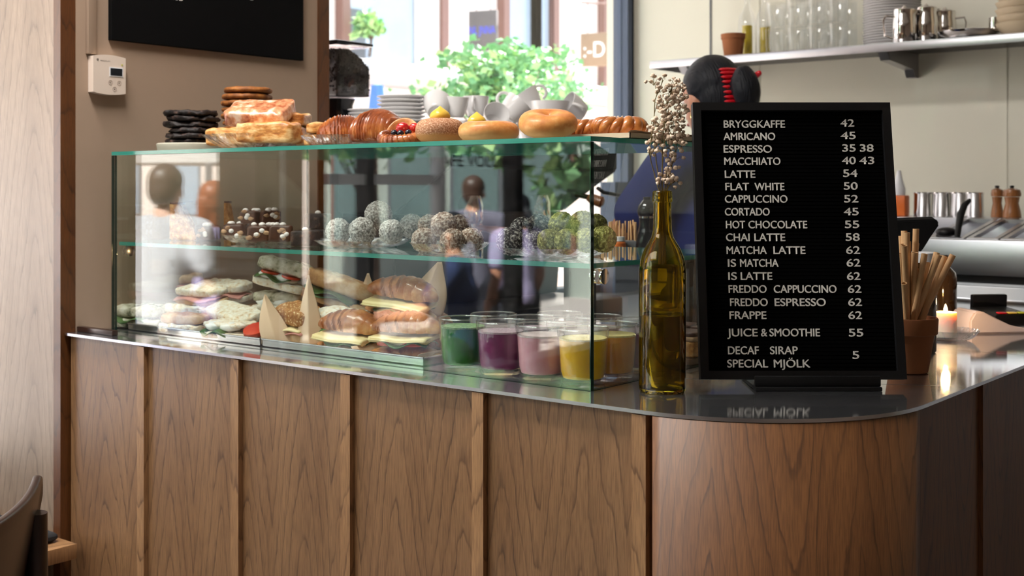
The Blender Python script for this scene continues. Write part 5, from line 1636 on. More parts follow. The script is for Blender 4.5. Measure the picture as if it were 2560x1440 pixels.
cup('upright white cup with its handle towards the saucers', 1138, 268, -2.18, 1.0, 1.0, (0, rad(4), 0), rad(200))
cup('upright white cup in the middle with a cup below it', 1190, 266, -2.20, 1.0, 1.0, (0, 0, 0), rad(-60))
cup('white cup leaning sideways with its handle up towards the window', 1283, 276, -2.16, 1.12, 1.05, (rad(-10), rad(42), rad(38)), rad(180))
cup('largest tilted white cup leaning on the sideways one, handle raised', 1318, 258, -2.275, 1.22, 1.15, (0, rad(-34), rad(38)), 0)
cup('wide white cup standing low between the tilted ones', 1375, 282, -2.20, 1.25, 1.3, (0, 0, 0), rad(150))
cup('white cup lying on its side at the far end of the machine', 1437, 272, -2.16, 1.12, 1.05, (rad(20), rad(-62), rad(38)), rad(-80))
cup('white cup tipped over low behind the second custard doughnut', 1236, 296, -2.12, 1.0, 1.0, (rad(30), rad(60), 0), 1.0)
# coffee grinder
gr = thing('coffee_grinder', 'coffee grinder with a clear hopper full of dark beans', 'grinder', (-2.565, 2.42, 0.9205))
zb0, zb1 = zat(247, -2.565, 2.42) - 0.9205, zat(118, -2.565, 2.42) - 0.9205
MB().box(-0.06, 0.06, -0.09, 0.09, 0, 0.05, bev=0.008).build('base', 'black_plastic', gr)
MB().box(-0.05, 0.05, -0.07, 0.07, 0.051, zb0 - 0.06, bev=0.012).build('body', 'black_plastic', gr)
MB().lathe([(0, zb0 - 0.059), (0.045, zb0 - 0.059), (0.045, zb0 - 0.02), (0.052, zb0 - 0.002), (0, zb0 - 0.002)], 40).build('collar', 'black_gloss', gr)
mb = MB()
def hop(s, z0, z1, t=0.0):
    return mb.box(-s + t, s - t, -s + t, s - t, z0, z1, bev=0.012, seg=3)
hop(0.070, zb0, zb1)
hp = mb.build('hopper', 'hopper_glass', gr)
mb = MB()
def hump(u, v):                                    # heap of beans against the glass, highest on the post side
    x, y = (u - .5) * 0.128, (v - .5) * 0.128
    e = max(abs(u - .5), abs(v - .5)) * 2
    k = (zb1 - zb0) * (0.86 - 0.34 * max(0, (v - .35) / .65) ** 1.6)
    return Vector((x, y, zb0 + 0.006 + k + 0.003 * noise.noise(Vector((x, y, 0)) * 160)))
R = mb.surf(hump, 30, 30)
base = [mb.b.verts.new((v.co.x, v.co.y, zb0 + 0.006)) for v in ([R[0][j] for j in range(31)] + [R[i][30] for i in range(1, 31)] + [R[30][j] for j in range(29, -1, -1)] + [R[i][0] for i in range(29, 0, -1)])]
ring = [R[0][j] for j in range(31)] + [R[i][30] for i in range(1, 31)] + [R[30][j] for j in range(29, -1, -1)] + [R[i][0] for i in range(29, 0, -1)]
for k in range(len(ring)):
    q = (k + 1) % len(ring)
    mb.b.faces.new((ring[k], ring[q], base[q], base[k]))
mb.b.faces.new(base)
rnd = random.Random(5)
for _ in range(700):                               # beans showing at the surface and the walls
    f = rnd.random()
    if f < 0.5:
        p = hump(rnd.random(), rnd.random())
    else:
        v = rnd.random()
        z = zb0 + 0.01 + (hump(1, v).z - zb0 - 0.01) * rnd.random()
        p = Vector((0.064, (v - .5) * 0.126, z)) if rnd.random() < .5 else Vector(((v - .5) * 0.126, -0.064, zb0 + 0.01 + (hump(v, 0).z - zb0 - 0.01) * rnd.random()))
    mb.ball(p, (0.0055, 0.0038, 0.0034), 1, rot=Matrix.Rotation(rnd.random() * 6, 3, Vector((rnd.random(), rnd.random(), rnd.random() + .1)).normalized()))
b = mb.build('coffee_beans', 'bean', gr, smooth=180)
b['kind'] = 'stuff'
MB().box(-0.074, 0.074, -0.074, 0.074, zb1 + 0.0005, zb1 + 0.011, bev=0.005).build('lid', 'black_gloss', gr)

# ------------------------------------------------------------------ small things between case and barista
cx, cyy = xat(1585, 2.33), 2.33
cz = 1.319 - 0.149
cs = thing('counter_riser', 'low black riser behind the case carrying stirrers and the black mill', 'riser', (cx, cyy, ZC + 0.0003), 0)
MB().box(-0.16, 0.16, -0.06, 0.06, cz - ZC - 0.012, cz - ZC, bev=0.002).build('top', 'black_plastic', cs)
for sx in (-1, 1):
    MB().box(sx * 0.15 - 0.008, sx * 0.15 + 0.008, -0.055, 0.055, 0, cz - ZC - 0.0125).build('leg', 'black_plastic', cs)
m_ = xat(1618, 2.32)
pm = thing('pepper_mill', 'glossy black pepper mill with a silver band behind the bottle', 'pepper mill', (m_, 2.32, cz + 0.0004))
MB().lathe([(0, 0), (0.026, 0), (0.027, 0.008), (0.024, 0.045), (0.021, 0.055), (0.0175, 0.068), (0.0185, 0.082), (0, 0.082)], 36).build('body', 'black_gloss', pm)
MB().lathe([(0, 0.0825), (0.019, 0.0825), (0.019, 0.087), (0, 0.087)], 36).build('band', 'chrome', pm)
MB().lathe([(0, 0.0875), (0.020, 0.0875), (0.0225, 0.097), (0.020, 0.110), (0.012, 0.121), (0.009, 0.124), (0.009, 0.130), (0, 0.131)], 36).build('head', 'black_gloss', pm)
s_ = xat(1550, 2.33)
sbx = thing('stirrer_box', 'small tray full of upright wooden stirrers behind the side pane', 'box', (s_, 2.335, cz + 0.0004), rad(20))
MB().box(-0.05, 0.045, -0.025, 0.025, 0, 0.030, bev=0.002).build('box', 'frame_grey', sbx)
mb = MB()
rnd = random.Random(3)
for k in range(26):
    x, y = -0.044 + k * 0.0032, rnd.uniform(-.018, .018)
    mb.box(x, x + 0.0022, y - 0.003, y + 0.003, 0.0302, 0.070 + rnd.uniform(-.005, .006), xf=Matrix.Rotation(rnd.uniform(-.04, .04), 4, 'Y'))
b = mb.build('stirrers', 'straw_paper', sbx, smooth=0)
b['kind'] = 'stuff'
ab = thing('straw_holder', 'clear acrylic holder with short clear straws beside the bottle', 'holder', (xat(1712, 2.27), 2.27, ZC + 0.0003), rad(30))
MB().box(-0.03, 0.03, -0.03, 0.03, 0, 0.11, bev=0.002).build('holder', 'acrylic', ab)
mb = MB()
for k in range(9):
    x, y = -0.02 + 0.02 * (k % 3), -0.02 + 0.02 * (k // 3)
    mb.tube([(x, y, 0.004), (x * 1.15, y * 1.1, 0.17 + 0.02 * ((k * 7) % 5) / 5)], 0.004, 8)
mb.build('clear_straws', 'acrylic', ab)['kind'] = 'stuff'
oc = thing('orange_jar', 'small jar of orange marmalade on the riser behind the case shelf', 'jar', (xat(1546, 2.292), 2.292, cz + 0.0004))
MB().lathe([(0, 0), (0.016, 0), (0.017, 0.003), (0.017, 0.026), (0.014, 0.030), (0, 0.030)], 32).build('body', 'orange_plastic', oc)
MB().lathe([(0, 0.0303), (0.0155, 0.0303), (0.0155, 0.040), (0, 0.040)], 32).build('lid', 'frame_white', oc)

# ------------------------------------------------------------------ wall shelf
SHZ = CAM_Z + 0.464
sh = thing('wall_shelf', 'long stainless steel wall shelf with a turned down front lip', 'shelf', (0, 0, 0))
sx = xat(1624, 3.75)
MB().box(sx, 1.2, 3.75, YB - 0.001, SHZ - 0.003, SHZ).build('board', ['steel_shelf', 'dark_metal'], sh)
for p in bpy.data.objects['board'].data.polygons:
    p.material_index = 1 if p.normal.z < -0.5 else 0  # shade under the shelf put in as a dark material
MB().box(sx, 1.2, 3.75, 3.753, SHZ - 0.027, SHZ - 0.0032, bev=0.0005).build('front_lip', 'steel_shelf', sh)
MB().box(sx, sx + 0.003, 3.7535, YB - 0.001, SHZ - 0.027, SHZ - 0.0032).build('end_lip', 'steel_shelf', sh)
for x in (xat(2285, YB), -2.24, 0.4):
    mb = MB()
    poly = [(YB - 0.001, SHZ - 0.0035), (YB - 0.001, SHZ - 0.085), (YB - 0.03, SHZ - 0.085), (YB - 0.05, SHZ - 0.06), (3.84, SHZ - 0.045), (3.80, SHZ - 0.0035)]
    a = [mb.b.verts.new((x - 0.016, y, z)) for y, z in poly]
    b = [mb.b.verts.new((x + 0.016, y, z)) for y, z in poly]
    mb.b.faces.new(a)
    mb.b.faces.new(list(reversed(b)))
    for k in range(len(poly)):
        q = (k + 1) % len(poly)
        mb.b.faces.new((a[k], b[k], b[q], a[q]))
    mb.build('bracket', 'steel_shelf', sh, smooth=0)
SZ2 = SHZ + 0.0004
def onshelf(px, y):
    return (xat(px, y), y, SZ2)
mb = MB().lathe([(0, 0), (0.030, 0), (0.032, 0.002), (0.0395, 0.060), (0.0425, 0.0605), (0.0435, 0.078), (0.0415, 0.0785), (0.0385, 0.077), (0.036, 0.055), (0.028, 0.006), (0, 0.006)], 40)
x, y, z = onshelf(1833, 3.80)
put(mb, 'terracotta_pot', 'terracotta', 'small terracotta pot at the window end of the wall shelf', 'pot', x, y, z)
for k, (px, lv, w) in enumerate(((1868, 0.118, 'clear bottle of golden oil nearest to the terracotta pot on the shelf'), (1913, 0.105, 'clear bottle of golden oil beside the stacked tumblers'))):
    x, y, z = onshelf(px, 3.90)
    t = thing('oil_bottle', w, 'bottle', (x, y, z), 0, 'oil bottles on the shelf')
    MB().lathe([(0, 0.003), (0.030, 0), (0.034, 0.004), (0.034, 0.125), (0.030, 0.150), (0.016, 0.178), (0.0125, 0.19), (0.012, 0.25), (0.014, 0.252), (0.014, 0.262), (0.010, 0.262), (0.010, 0.19), (0.014, 0.176), (0.028, 0.149), (0.032, 0.125), (0.032, 0.006), (0, 0.006)], 40).build('glass', 'tumbler', t, smooth=50)
    MB().lathe([(0, 0.0065), (0.018, 0.0065), (0.0185, 0.02), (0.0185, lv), (0, lv)], 32).build('oil', 'oil_yellow' if 'oil_yellow' in M else plain('oil_yellow', srgb(206, 184, 60), 0.15, coat=0.5), t, smooth=50)
first = None
rowsg = [(1938, 3.86), (1990, 3.86), (2042, 3.87), (2094, 3.87), (1962, 3.96), (2014, 3.96), (2066, 3.97), (2118, 3.97)]
ordw = ['nearest to the oil bottles', 'second from the oil bottles', 'third from the oil bottles', 'nearest to the plates']
n = 0
for lvl in range(3):
    for k, (px, y) in enumerate(rowsg):
        if lvl == 2 and k in (0, 3, 4, 7):
            continue
        x, y, z = onshelf(px, y)
        zz = z + lvl * 0.0905
        w = '%s %s tumbler of the glasses on the wall shelf, %s' % (('lower', 'middle', 'upper')[lvl], 'front' if k < 4 else 'back', ordw[k % 4])
        if first is None:
            first = thing('tumbler', w, 'drinking glass', (x, y, zz), 0, 'tumblers on the wall shelf')
            MB().lathe([(0, 0.0), (0.031, 0), (0.033, 0.002), (0.0355, 0.088), (0.036, 0.090), (0.0345, 0.090), (0.0335, 0.085), (0.0305, 0.012), (0.024, 0.009), (0, 0.009)], 36).build('glass', 'tumbler', first, smooth=50)
        else:
            dup(first, (x, y, zz), 0, w)
x, y, z = onshelf(2230, 3.915)
first = None
ods = ['lowest', 'second', 'third', 'fourth', 'fifth', 'sixth', 'seventh', 'eighth', 'ninth', 'tenth', 'eleventh', 'twelfth', 'thirteenth', 'fourteenth', 'fifteenth', 'sixteenth', 'seventeenth', 'eighteenth', 'nineteenth', 'topmost']
for k in range(20):
    w = '%s white plate%s of the tall stack on the wall shelf' % (ods[k], '' if k in (0, 19) else ' from below')
    zz = z + k * 0.0086
    if first is None:
        r = 0.094
        first = MB().lathe([(0, 0), (r * .55, 0), (r * .6, 0.0015), (r * .9, 0.0062), (r * .985, 0.0098), (r, 0.0112), (r * .985, 0.0122), (r * .88, 0.0086), (r * .62, 0.0042), (0, 0.0034)], 56).build('plate', 'ceramic', None, (x, y, zz))
        tag(first, w, 'plate', 'white plates on the wall shelf')
    else:
        dup(first, (x + 0.001 * math.sin(k * 2.7), y, zz), k, w)
def pitcher(label, px, y, h, r, hz):
    x, y, z = onshelf(px, y)
    t = thing('milk_pitcher', label, 'pitcher', (x, y, z), hz, 'steel pitchers on the wall shelf')
    mb = MB().lathe([(0, 0), (r * .92, 0), (r, 0.004), (r, h * .62), (r * .9, h * .85), (r * .93, h), (r * .90, h), (r * .86, h * .85), (r * .95, h * .6), (r * .95, 0.008), (0, 0.006)], 44)
    for v in mb.b.verts:
        if v.co.z > h * .8 and v.co.x > r * .6:
            v.co.x += (v.co.z - h * .8) * 0.6
    mb.build('body', 'chrome', t, smooth=50)
    MB().tube([(-r * .92, 0, h * .82), (-r - 0.022, 0, h * .84), (-r - 0.028, 0, h * .7), (-r - 0.024, 0, h * .25), (-r * .98, 0, h * .16)], 0.0032, 8).build('handle', 'chrome', t)
    k = MB().lathe([(0, 0), (0.006, 0), (0.008, 0.006), (0.004, 0.012), (0, 0.013)], 20).build('hinge_knob', 'chrome', t, (0, 0, h + 0.004))
    MB().lathe([(0, 0.0), (r * .90, 0.0), (r * .88, 0.003), (0, 0.0045)], 40).build('lid', 'chrome', t, (0, 0, h + 0.0005))
pitcher('polished steel pitcher with handle in front of the plate stack', 2260, 3.82, 0.108, 0.038, YAW)
pitcher('polished steel pitcher in the middle of the three', 2315, 3.885, 0.117, 0.038, YAW + 0.6)
pitcher('polished steel pitcher at the back next to the dark pan', 2362, 3.955, 0.110, 0.038, YAW + 2.9)
x, y, z = onshelf(2424, 3.86)
put(MB().lathe([(0, 0.0), (0.075, 0.0), (0.092, 0.018), (0.096, 0.028), (0.092, 0.029), (0.072, 0.033), (0.03, 0.036), (0, 0.036)], 48), 'pan_lid', 'chrome', 'low dark steel pan lid lying on the wall shelf', 'lid', x, y, z)
x, y, z = onshelf(2490, 3.93)
put(MB().lathe([(0, 0), (0.020, 0), (0.022, 0.003), (0.022, 0.075), (0.020, 0.075), (0.019, 0.006), (0, 0.005)], 36), 'steel_cup', 'chrome', 'small steel cup between the pan lid and the beige bowls', 'cup', x, y, z)
x, y, z = onshelf(2566, 3.86)
first = None
for k in range(6):
    w = '%s beige bowl of the stack at the end of the wall shelf' % ['lowest', 'second lowest', 'third lowest', 'fourth lowest', 'fifth lowest', 'topmost'][k]
    if first is None:
        r = 0.088
        first = MB().lathe([(0, 0), (r * .6, 0), (r * .66, 0.002), (r * .9, 0.022), (r, 0.040), (r * .97, 0.041), (r * .86, 0.026), (r * .55, 0.008), (0, 0.006)], 48).build('bowl', 'stone_bowl', None, (x, y, z))
        tag(first, w, 'bowl', 'beige bowls on the wall shelf')
    else:
        dup(first, (x + 0.003 * math.sin(k * 2), y, z + k * 0.0215), k, w)

# ------------------------------------------------------------------ prep counter along the back wall
PZ, LZ = CAM_Z - 0.141, CAM_Z - 0.09
pu = thing('prep_counter', 'stainless steel refrigerated prep counter along the back wall', 'counter', (0, 0, 0))
px0 = -1.52
MB().box(px0, 1.2, 3.42, YB - 0.002, 0.0, 1.0575).build('body', 'steel_door', pu)
MB().box(px0, 1.2, 3.40, 3.46, 1.081, PZ, bev=0.004).build('front_rail', 'steel_prep', pu)
MB().box(px0, 1.2, 3.436, 3.46, 1.058, 1.0805).build('recess', 'dark_metal', pu)
MB().box(px0, 1.2, 3.80, YB - 0.002, 1.0585, LZ, bev=0.003).build('back_ledge', 'steel_prep', pu)
MB().box(px0, 1.2, 3.461, 3.799, 1.0585, 1.10).build('well', 'steel_prep', pu)
for k in range(4):
    d = MB().box(px0 + 0.02 + k * 0.66, px0 + 0.66 + k * 0.66, 3.402, 3.4195, 0.10, 1.052, bev=0.004).build('door', 'steel_door', pu)
    MB().box(px0 + 0.06 + k * 0.66, px0 + 0.62 + k * 0.66, 3.390, 3.4015, 1.008, 1.018, bev=0.002).build('handle', 'steel_prep', d)
def gnpan(label, xa, xb, lid):
    t = thing('food_pan', label, 'pan', (0, 0, 0), 0, 'steel food pans in the prep counter')
    mb = MB()
    def zf(y):
        return PZ + 0.001 + (LZ - PZ) * (y - 3.462) / (3.798 - 3.462)
    ya, yb_ = 3.464, 3.796
    for a, b, c, d in ((xa, xb, ya, ya + .018), (xa, xb, yb_ - .018, yb_), (xa, xa + .014, ya + .018, yb_ - .018), (xb - .014, xb, ya + .018, yb_ - .018)):
        v = [mb.b.verts.new(p) for p in ((a, c, zf(c)), (b, c, zf(c)), (b, d, zf(d)), (a, d, zf(d)), (a, c, zf(c) - .012), (b, c, zf(c) - .012), (b, d, zf(d) - .012), (a, d, zf(d) - .012))]
        for q in ((0, 1, 2, 3), (7, 6, 5, 4), (0, 4, 5, 1), (1, 5, 6, 2), (2, 6, 7, 3), (3, 7, 4, 0)):
            mb.b.faces.new([v[i] for i in q])
    mb.build('rim', 'steel_shelf', t, smooth=0)
    MB().box(xa + .014, xb - .014, ya + .018, yb_ - .018, 1.1005, 1.150).build('food' if not lid else 'tub', 'dark_metal' if lid == 1 else ('oil_amber' if lid == 2 else 'steel_prep'), t)
xs_ = [xat(p, 3.464) for p in (2318, 2412, 2498, 2600)]
gnpan('steel food pan with ladle in the prep counter', xs_[0] + .003, xs_[1] - .003, 3)
gnpan('steel food pan next to the ladle pan', xs_[1] + .003, xs_[2] - .003, 1)
gnpan('steel food pan furthest from the ladle', xs_[2] + .003, xs_[3] - .003, 2)
la = thing('ladle', 'black handled ladle standing in a steel food pan', 'ladle', ray(2392, 590, 3.45))
h0 = la.location.copy()
MB().tube([Vector((0, 0, -0.01)), ray(2396, 570, 3.47) - h0, ray(2402, 535, 3.49) - h0, ray(2412, 512, 3.50) - h0, ray(2426, 499, 3.50) - h0], [0.008, 0.009, 0.011, 0.009, 0.005], 12).build('handle', 'black_plastic', la)
MB().ball(ray(2366, 580, 3.50) - h0, (0.030, 0.030, 0.014), 3).build('bowl', 'black_plastic', la, smooth=180)
LZ2 = LZ + 0.0004
for k, px in enumerate((2306, 2353, 2399, 2436)):
    y = 3.93
    x = xat(px, y)
    put(MB().lathe([(0, 0), (0.027, 0), (0.0285, 0.003), (0.0285, 0.072), (0.030, 0.073), (0.030, 0.078), (0.0275, 0.078), (0.0265, 0.006), (0, 0.005)], 40), 'steel_canister', 'chrome',
        ['steel canister nearest to the letter board on the prep ledge', 'second steel canister from the letter board', 'third steel canister from the letter board', 'steel canister nearest to the wooden mills'][k], 'canister', x, y, LZ2, group='steel canisters on the prep ledge')
for k, (px, r, w) in enumerate(((2493, 0.0185, 'slimmer turned wooden pepper mill on the prep ledge'), (2530, 0.027, 'thicker turned wooden pepper mill on the prep ledge'))):
    y = 3.93 - 0.03 * k
    t = thing('wooden_mill', w, 'pepper mill', (xat(px, y), y, LZ2), 0, 'wooden mills')
    o = MB().lathe([(0, 0), (r, 0), (r * 1.02, 0.006), (r * .95, 0.02), (r * .72, 0.045), (r * .85, 0.064), (0, 0.065)], 36).build('body', 'mill_wood', t)
    uvmap(o)
    o = MB().lathe([(0, 0.0655), (r * .95, 0.0655), (r * 1.02, 0.073), (r * .9, 0.086), (r * .4, 0.091), (0, 0.091)], 36).build('head', 'mill_wood', t)
    uvmap(o, (0.3, 0.1))
    MB().lathe([(0, 0.0915), (0.006, 0.0915), (0.007, 0.099), (0, 0.101)], 20).build('knob', 'dark_metal', t)
oc = thing('sauce_container', 'orange container with a white top at the edge of the letter board', 'container', (xat(2252, 3.90), 3.90, LZ2))
MB().box(-0.022, 0.022, -0.022, 0.022, 0, 0.068, bev=0.004).build('tub', 'orange_plastic', oc)
MB().lathe([(0, 0.0685), (0.02, 0.0685), (0.021, 0.09), (0.012, 0.12), (0.006, 0.15), (0, 0.151)], 28).build('nozzle', 'frame_white', oc, (-0.006, 0, 0))
# ------------------------------------------------------------------ people
def person(label, x, y, rz, H=1.70, skin='skin', hair='hair_black', shirt='shirt_blue', trousers='trousers_dark', tilt=0.0, arms=None, hairstyle='short', seat=False, voxel=0.010, z0=0.0, stride=0.05, gap=0.004):
    """faces +Y before turning; arms: for each side (shoulder->elbow, elbow->hand) offsets in metres at H = 1.7"""
    k = H / 1.70
    t = thing('person', label, 'person', (x, y, z0), rz)
    V = lambda a, b, c: Vector((a, b, c)) * k
    b, sh, tr = MB(), MB(), MB()
    def limb(m, p, r):
        for (p0, r0), (p1, r1) in zip(zip(p, r), list(zip(p, r))[1:]):
            m.cap(p0, r0 * k, p1, r1 * k, 14)
    # trunk, neck, head
    limb(b, [V(0, 0, .92), V(0, 0, 1.06), V(0, .005, 1.26), V(0, .0, 1.38)], [.125, .105, .125, .095])
    limb(b, [V(-.09, 0, .92), V(.09, 0, .92)], [.10, .10])
    limb(b, [V(-.15, -.005, 1.385), V(.15, -.005, 1.385)], [.058, .058])
    hd = V(0, .012 + .10 * math.sin(tilt), 1.475 + .10 * math.cos(tilt))
    limb(b, [V(0, -.012, 1.36), V(0, 0.0 + .04 * math.sin(tilt), 1.47)], [.058, .054])
    R = Matrix.Rotation(-tilt, 3, 'X')
    HP = lambda a, c, d: hd + R @ V(a, c, d)
    b.ball(HP(0, -.008, .022), (.072 * k, .088 * k, .092 * k), 3, rot=R)
    b.ball(HP(0, .018, -.035), (.056 * k, .066 * k, .070 * k), 3, rot=R)
    b.ball(HP(0, .055, -.078), (.028 * k, .022 * k, .020 * k), 2, rot=R)         # chin
    b.cap(HP(0, .080, .004), .009 * k, HP(0, .098, -.026), .0125 * k, 10)        # nose
    b.ball(HP(0, .078, -.050), (.024 * k, .012 * k, .011 * k), 2, rot=R)         # mouth
    for s in (-1, 1):
        b.ball(HP(s * .074, -.008, -.012), (.009 * k, .018 * k, .030 * k), 2, rot=R)
        b.ball(HP(s * .074 + s * .004, -.004, -.030), (.008 * k, .010 * k, .012 * k), 2, rot=R)
    # legs
    for s in (-1, 1):
        if seat:
            kn, an = V(s * .10, .42, .86), V(s * .10, .42, .46)
        else:
            kn, an = V(s * .09, s * stride + .02, .49), V(s * .095, s * stride * 1.4 - .02, .08)
        hp = V(s * .09, 0, .90)
        limb(b, [hp, kn, an], [.088, .058, .040])
        limb(tr, [hp + V(0, 0, .02), kn, an + V(0, 0, .02)], [.104, .070, .054])
        limb(b, [an + V(0, -.03, -.04), an + V(0, .13, -.052)], [.036, .030])
    limb(tr, [V(-.08, 0, .93), V(.08, 0, .93)], [.115, .115])
    limb(tr, [V(0, 0, .93), V(0, 0, 1.0)], [.135, .122])
    # arms and hands
    arms = arms or {-1: ((-.03, .0, -.28), (.0, .10, -.24)), 1: ((.03, .0, -.28), (.0, .10, -.24))}
    for s in (-1, 1):
        u, f = arms[s]
        S_ = V(s * .178, -.005, 1.375)
        E = S_ + V(*u)
        Wr = E + V(*f)
        limb(b, [S_, E, Wr], [.052, .040, .027])
        limb(sh, [S_, S_.lerp(E, .62)], [.072, .068])
        d = (Wr - E).normalized()
        side = d.cross(Vector((0, 0, 1)))
        side = side.normalized() if side.length > .1 else Vector((1, 0, 0))
        nrm = side.cross(d).normalized()
        pm = Wr + d * .05 * k
        for q in (-1, -.33, .33, 1):
            b.cap(Wr + d * .01 * k + side * q * .010 * k, .0125 * k, pm + d * .035 * k + side * q * .028 * k, .0125 * k, 8)
        for q, ln in ((-1.5, .062), (-.5, .075), (.5, .070), (1.5, .054)):
            r0 = pm + d * .035 * k + side * q * .0195 * k
            r1 = r0 + (d * .6 - nrm * .12) * ln * k
            r2 = r1 + (d * .35 - nrm * .38) * ln * k
            b.cap(r0, .0105 * k, r1, .0095 * k, 8)
            b.cap(r1, .0095 * k, r2, .0085 * k, 8)
        th0 = Wr + d * .025 * k - side * s * .022 * k
        th1 = th0 + (d * .5 - side * s * .75) * .034 * k
        b.cap(th0, .013 * k, th1, .0115 * k, 8)
        b.cap(th1, .0115 * k, th1 + (d * .85 - side * s * .25) * .034 * k, .0095 * k, 8)
    # shirt
    limb(sh, [V(0, 0, .95), V(0, 0, 1.08), V(0, .008, 1.26), V(0, -.002, 1.375)], [.140, .124, .142, .100])
    limb(sh, [V(-.155, -.005, 1.385), V(.155, -.005, 1.385)], [.070, .070])
    limb(sh, [V(-.06, -.008, 1.405), V(.06, -.008, 1.405)], [.062, .062])
    def skinned(m, name, mt, vx, sm=6):
        o = m.build(name, mt, t, smooth=180)
        r = o.modifiers.new('remesh', 'REMESH')
        r.mode = 'VOXEL'
        r.voxel_size = vx
        r.use_smooth_shade = True
        s_ = o.modifiers.new('smooth', 'SMOOTH')
        s_.iterations = sm
        s_.factor = 0.5
        return o
    skinned(b, 'body', skin, min(voxel, 0.0085), 3)
    skinned(sh, 'shirt', shirt, voxel, 8)
    skinned(tr, 'trousers', trousers, voxel * 1.2, 6)
    # hair and face details
    h = MB()
    h.ball(HP(0, -.022, .034), (.083 * k, .092 * k, .092 * k), 3, rot=R)
    h.ball(HP(0, -.045, -.005), (.074 * k, .066 * k, .085 * k), 3, rot=R)
    if hairstyle == 'bun':
        h.ball(HP(.0, -.152, -.012), (.042 * k, .036 * k, .066 * k), 3, disp=.12, freq=3, rot=R)
        h.cap(HP(0, -.09, .0), .030 * k, HP(0, -.14, .0), .028 * k)
        h.cap(HP(0, -.150, -.03), .034 * k, HP(0, -.145, -.10), .016 * k)
    if hairstyle == 'long':
        for s in (-1, 0, 1):
            h.cap(HP(s * .045, -.05, 0), .05 * k, HP(s * .06, -.055, -.18), .035 * k)
    if hairstyle == 'tail':
        h.cap(HP(0, -.09, .01), .035 * k, HP(0, -.15, -.06), .030 * k)
        h.cap(HP(0, -.15, -.06), .030 * k, HP(0, -.145, -.16), .014 * k)
    for v in h.b.verts:                             # open the hairline over the face and the ears
        q = R.inverted() @ (v.co - hd) / k
        lim = .050 if q.z > .045 else .012 if q.z > 0.0 else -.028
        if q.y > lim:
            v.co = hd + R @ (Vector((q.x, lim - (q.y - lim) * .3, q.z)) * k)
    ho = skinned(h, 'hair', hair, .006, 4)
    f = MB()
    for s in (-1, 1):
        f.ball(HP(s * .029, .0735, .012), (.0125 * k, .008 * k, .0085 * k), 2, rot=R)
    f.build('eye', 'eye_white', t, smooth=180)
    f = MB()
    for s in (-1, 1):
        f.ball(HP(s * .029, .0800, .012), (.0055 * k, .003 * k, .0055 * k), 2, rot=R)
        f.cap(HP(s * .016, .083, .036), .0032 * k, HP(s * .044, .074, .036), .0028 * k, 6)
    f.build('iris_and_brow', 'eye_dark', t, smooth=180)
    f = MB()
    f.cap(HP(-.018, .086, -.050), .0048 * k, HP(.018, .086, -.050), .0048 * k, 8)
    f.build('lips', 'lips', t, smooth=180)
    f = MB()
    for s in (-1, 1):
        a = V(s * .10, .42, .42) if seat else V(s * .095, s * stride * 1.4 - .02, .036)
        f.cap(a + V(0, -.04, 0), .042 * k, a + V(0, .15, -.008), .038 * k, 12)
    for v in f.b.verts:
        v.co.z = max(v.co.z, (V(0, 0, .38) if seat else V(0, 0, 0)).z)
    f.build('shoes', 'black_plastic', t, smooth=180)
    return t, HP, R, k
fw_ = {-1: ((-.06, .16, -.20), (.05, .24, -.02)), 1: ((.06, .18, -.18), (-.04, .24, -.01))}
bx_, by_ = ray(1794, 300, 3.42).x, ray(1794, 300, 3.42).y
P_, HP, R, k = person('person in a blue shirt at the espresso machine seen from behind, dark hair clipped up', bx_, by_, rad(70), 1.70, 'skin', 'hair_black', 'shirt_blue', 'trousers_dark', rad(13), fw_, 'bun', voxel=0.009)
# red claw clip and earring
mb = MB()
for j in range(9):                                  # ribbed spring of the clip
    a = -0.9 + 1.8 * j / 8
    mb.ball(HP(0.0, -.098 - .014 * math.cos(a), .004 + .066 * math.sin(a)), (.046 * k, .013 * k, .0066 * k), 2)
mb.cap(HP(.03, -.115, .01), .012 * k, HP(.045, -.165, .03), .008 * k)
mb.build('hair_clip', 'clip_red', P_, smooth=180)
mb = MB()
pts = [HP(-.079, -.012 + .011 * math.cos(a), -.052 + .011 * math.sin(a)) for a in [2 * PI * j / 16 for j in range(16)]]
mb.tube(pts, .0016, 8, closed=True)
mb.build('earring', 'gold', P_)

# people by the street windows behind the camera, seen only as reflections in the case
def vpos(px, d):                                    # mirrored in the case front
    v = ray(px, 472, d)
    return v.x, 3.13 - v.y
x, y = vpos(408, 4.75)
person('child in a white t-shirt standing by the street window, seen as a reflection', x, y, rad(150), 1.42, 'skin_pale', 'hair_brown', 'shirt_white', 'trousers_blue', rad(8), {-1: ((-.04, .05, -.26), (.16, .18, -.06)), 1: ((.06, .02, -.27), (.02, .12, -.20))}, 'short', voxel=.014)
x, y = vpos(528, 5.6)
person('red haired person in a pale shirt by the street window, seen as a reflection', x, y, rad(120), 1.36, 'skin', 'hair_red', 'shirt_lilac', 'trousers_blue', 0, None, 'long', voxel=.014)
x, y = vpos(1182, 6.9)
person('person in a grey t-shirt seen from behind in the case reflection', x, y, rad(150), 1.40, 'skin', 'hair_brown', 'shirt_grey', 'trousers_dark', 0, None, 'short', voxel=.014)
x, y = vpos(1292, 6.6)
person('dark haired person in a pale top in the case reflection', x, y, rad(100), 1.30, 'skin', 'hair_black', 'shirt_lilac', 'trousers_dark', 0, None, 'tail', voxel=.014)
x, y = vpos(1135, 6.3)
person('seated person in a speckled navy sweater in the case reflection', x, y, rad(60), 1.62, 'skin', 'hair_black', 'shirt_navy', 'trousers_dark', rad(10), {-1: ((-.04, .14, -.22), (.04, .24, -.02)), 1: ((.04, .14, -.22), (-.04, .24, -.02))}, 'tail', seat=True, voxel=.014, z0=-.42)
x2, y2 = x, y
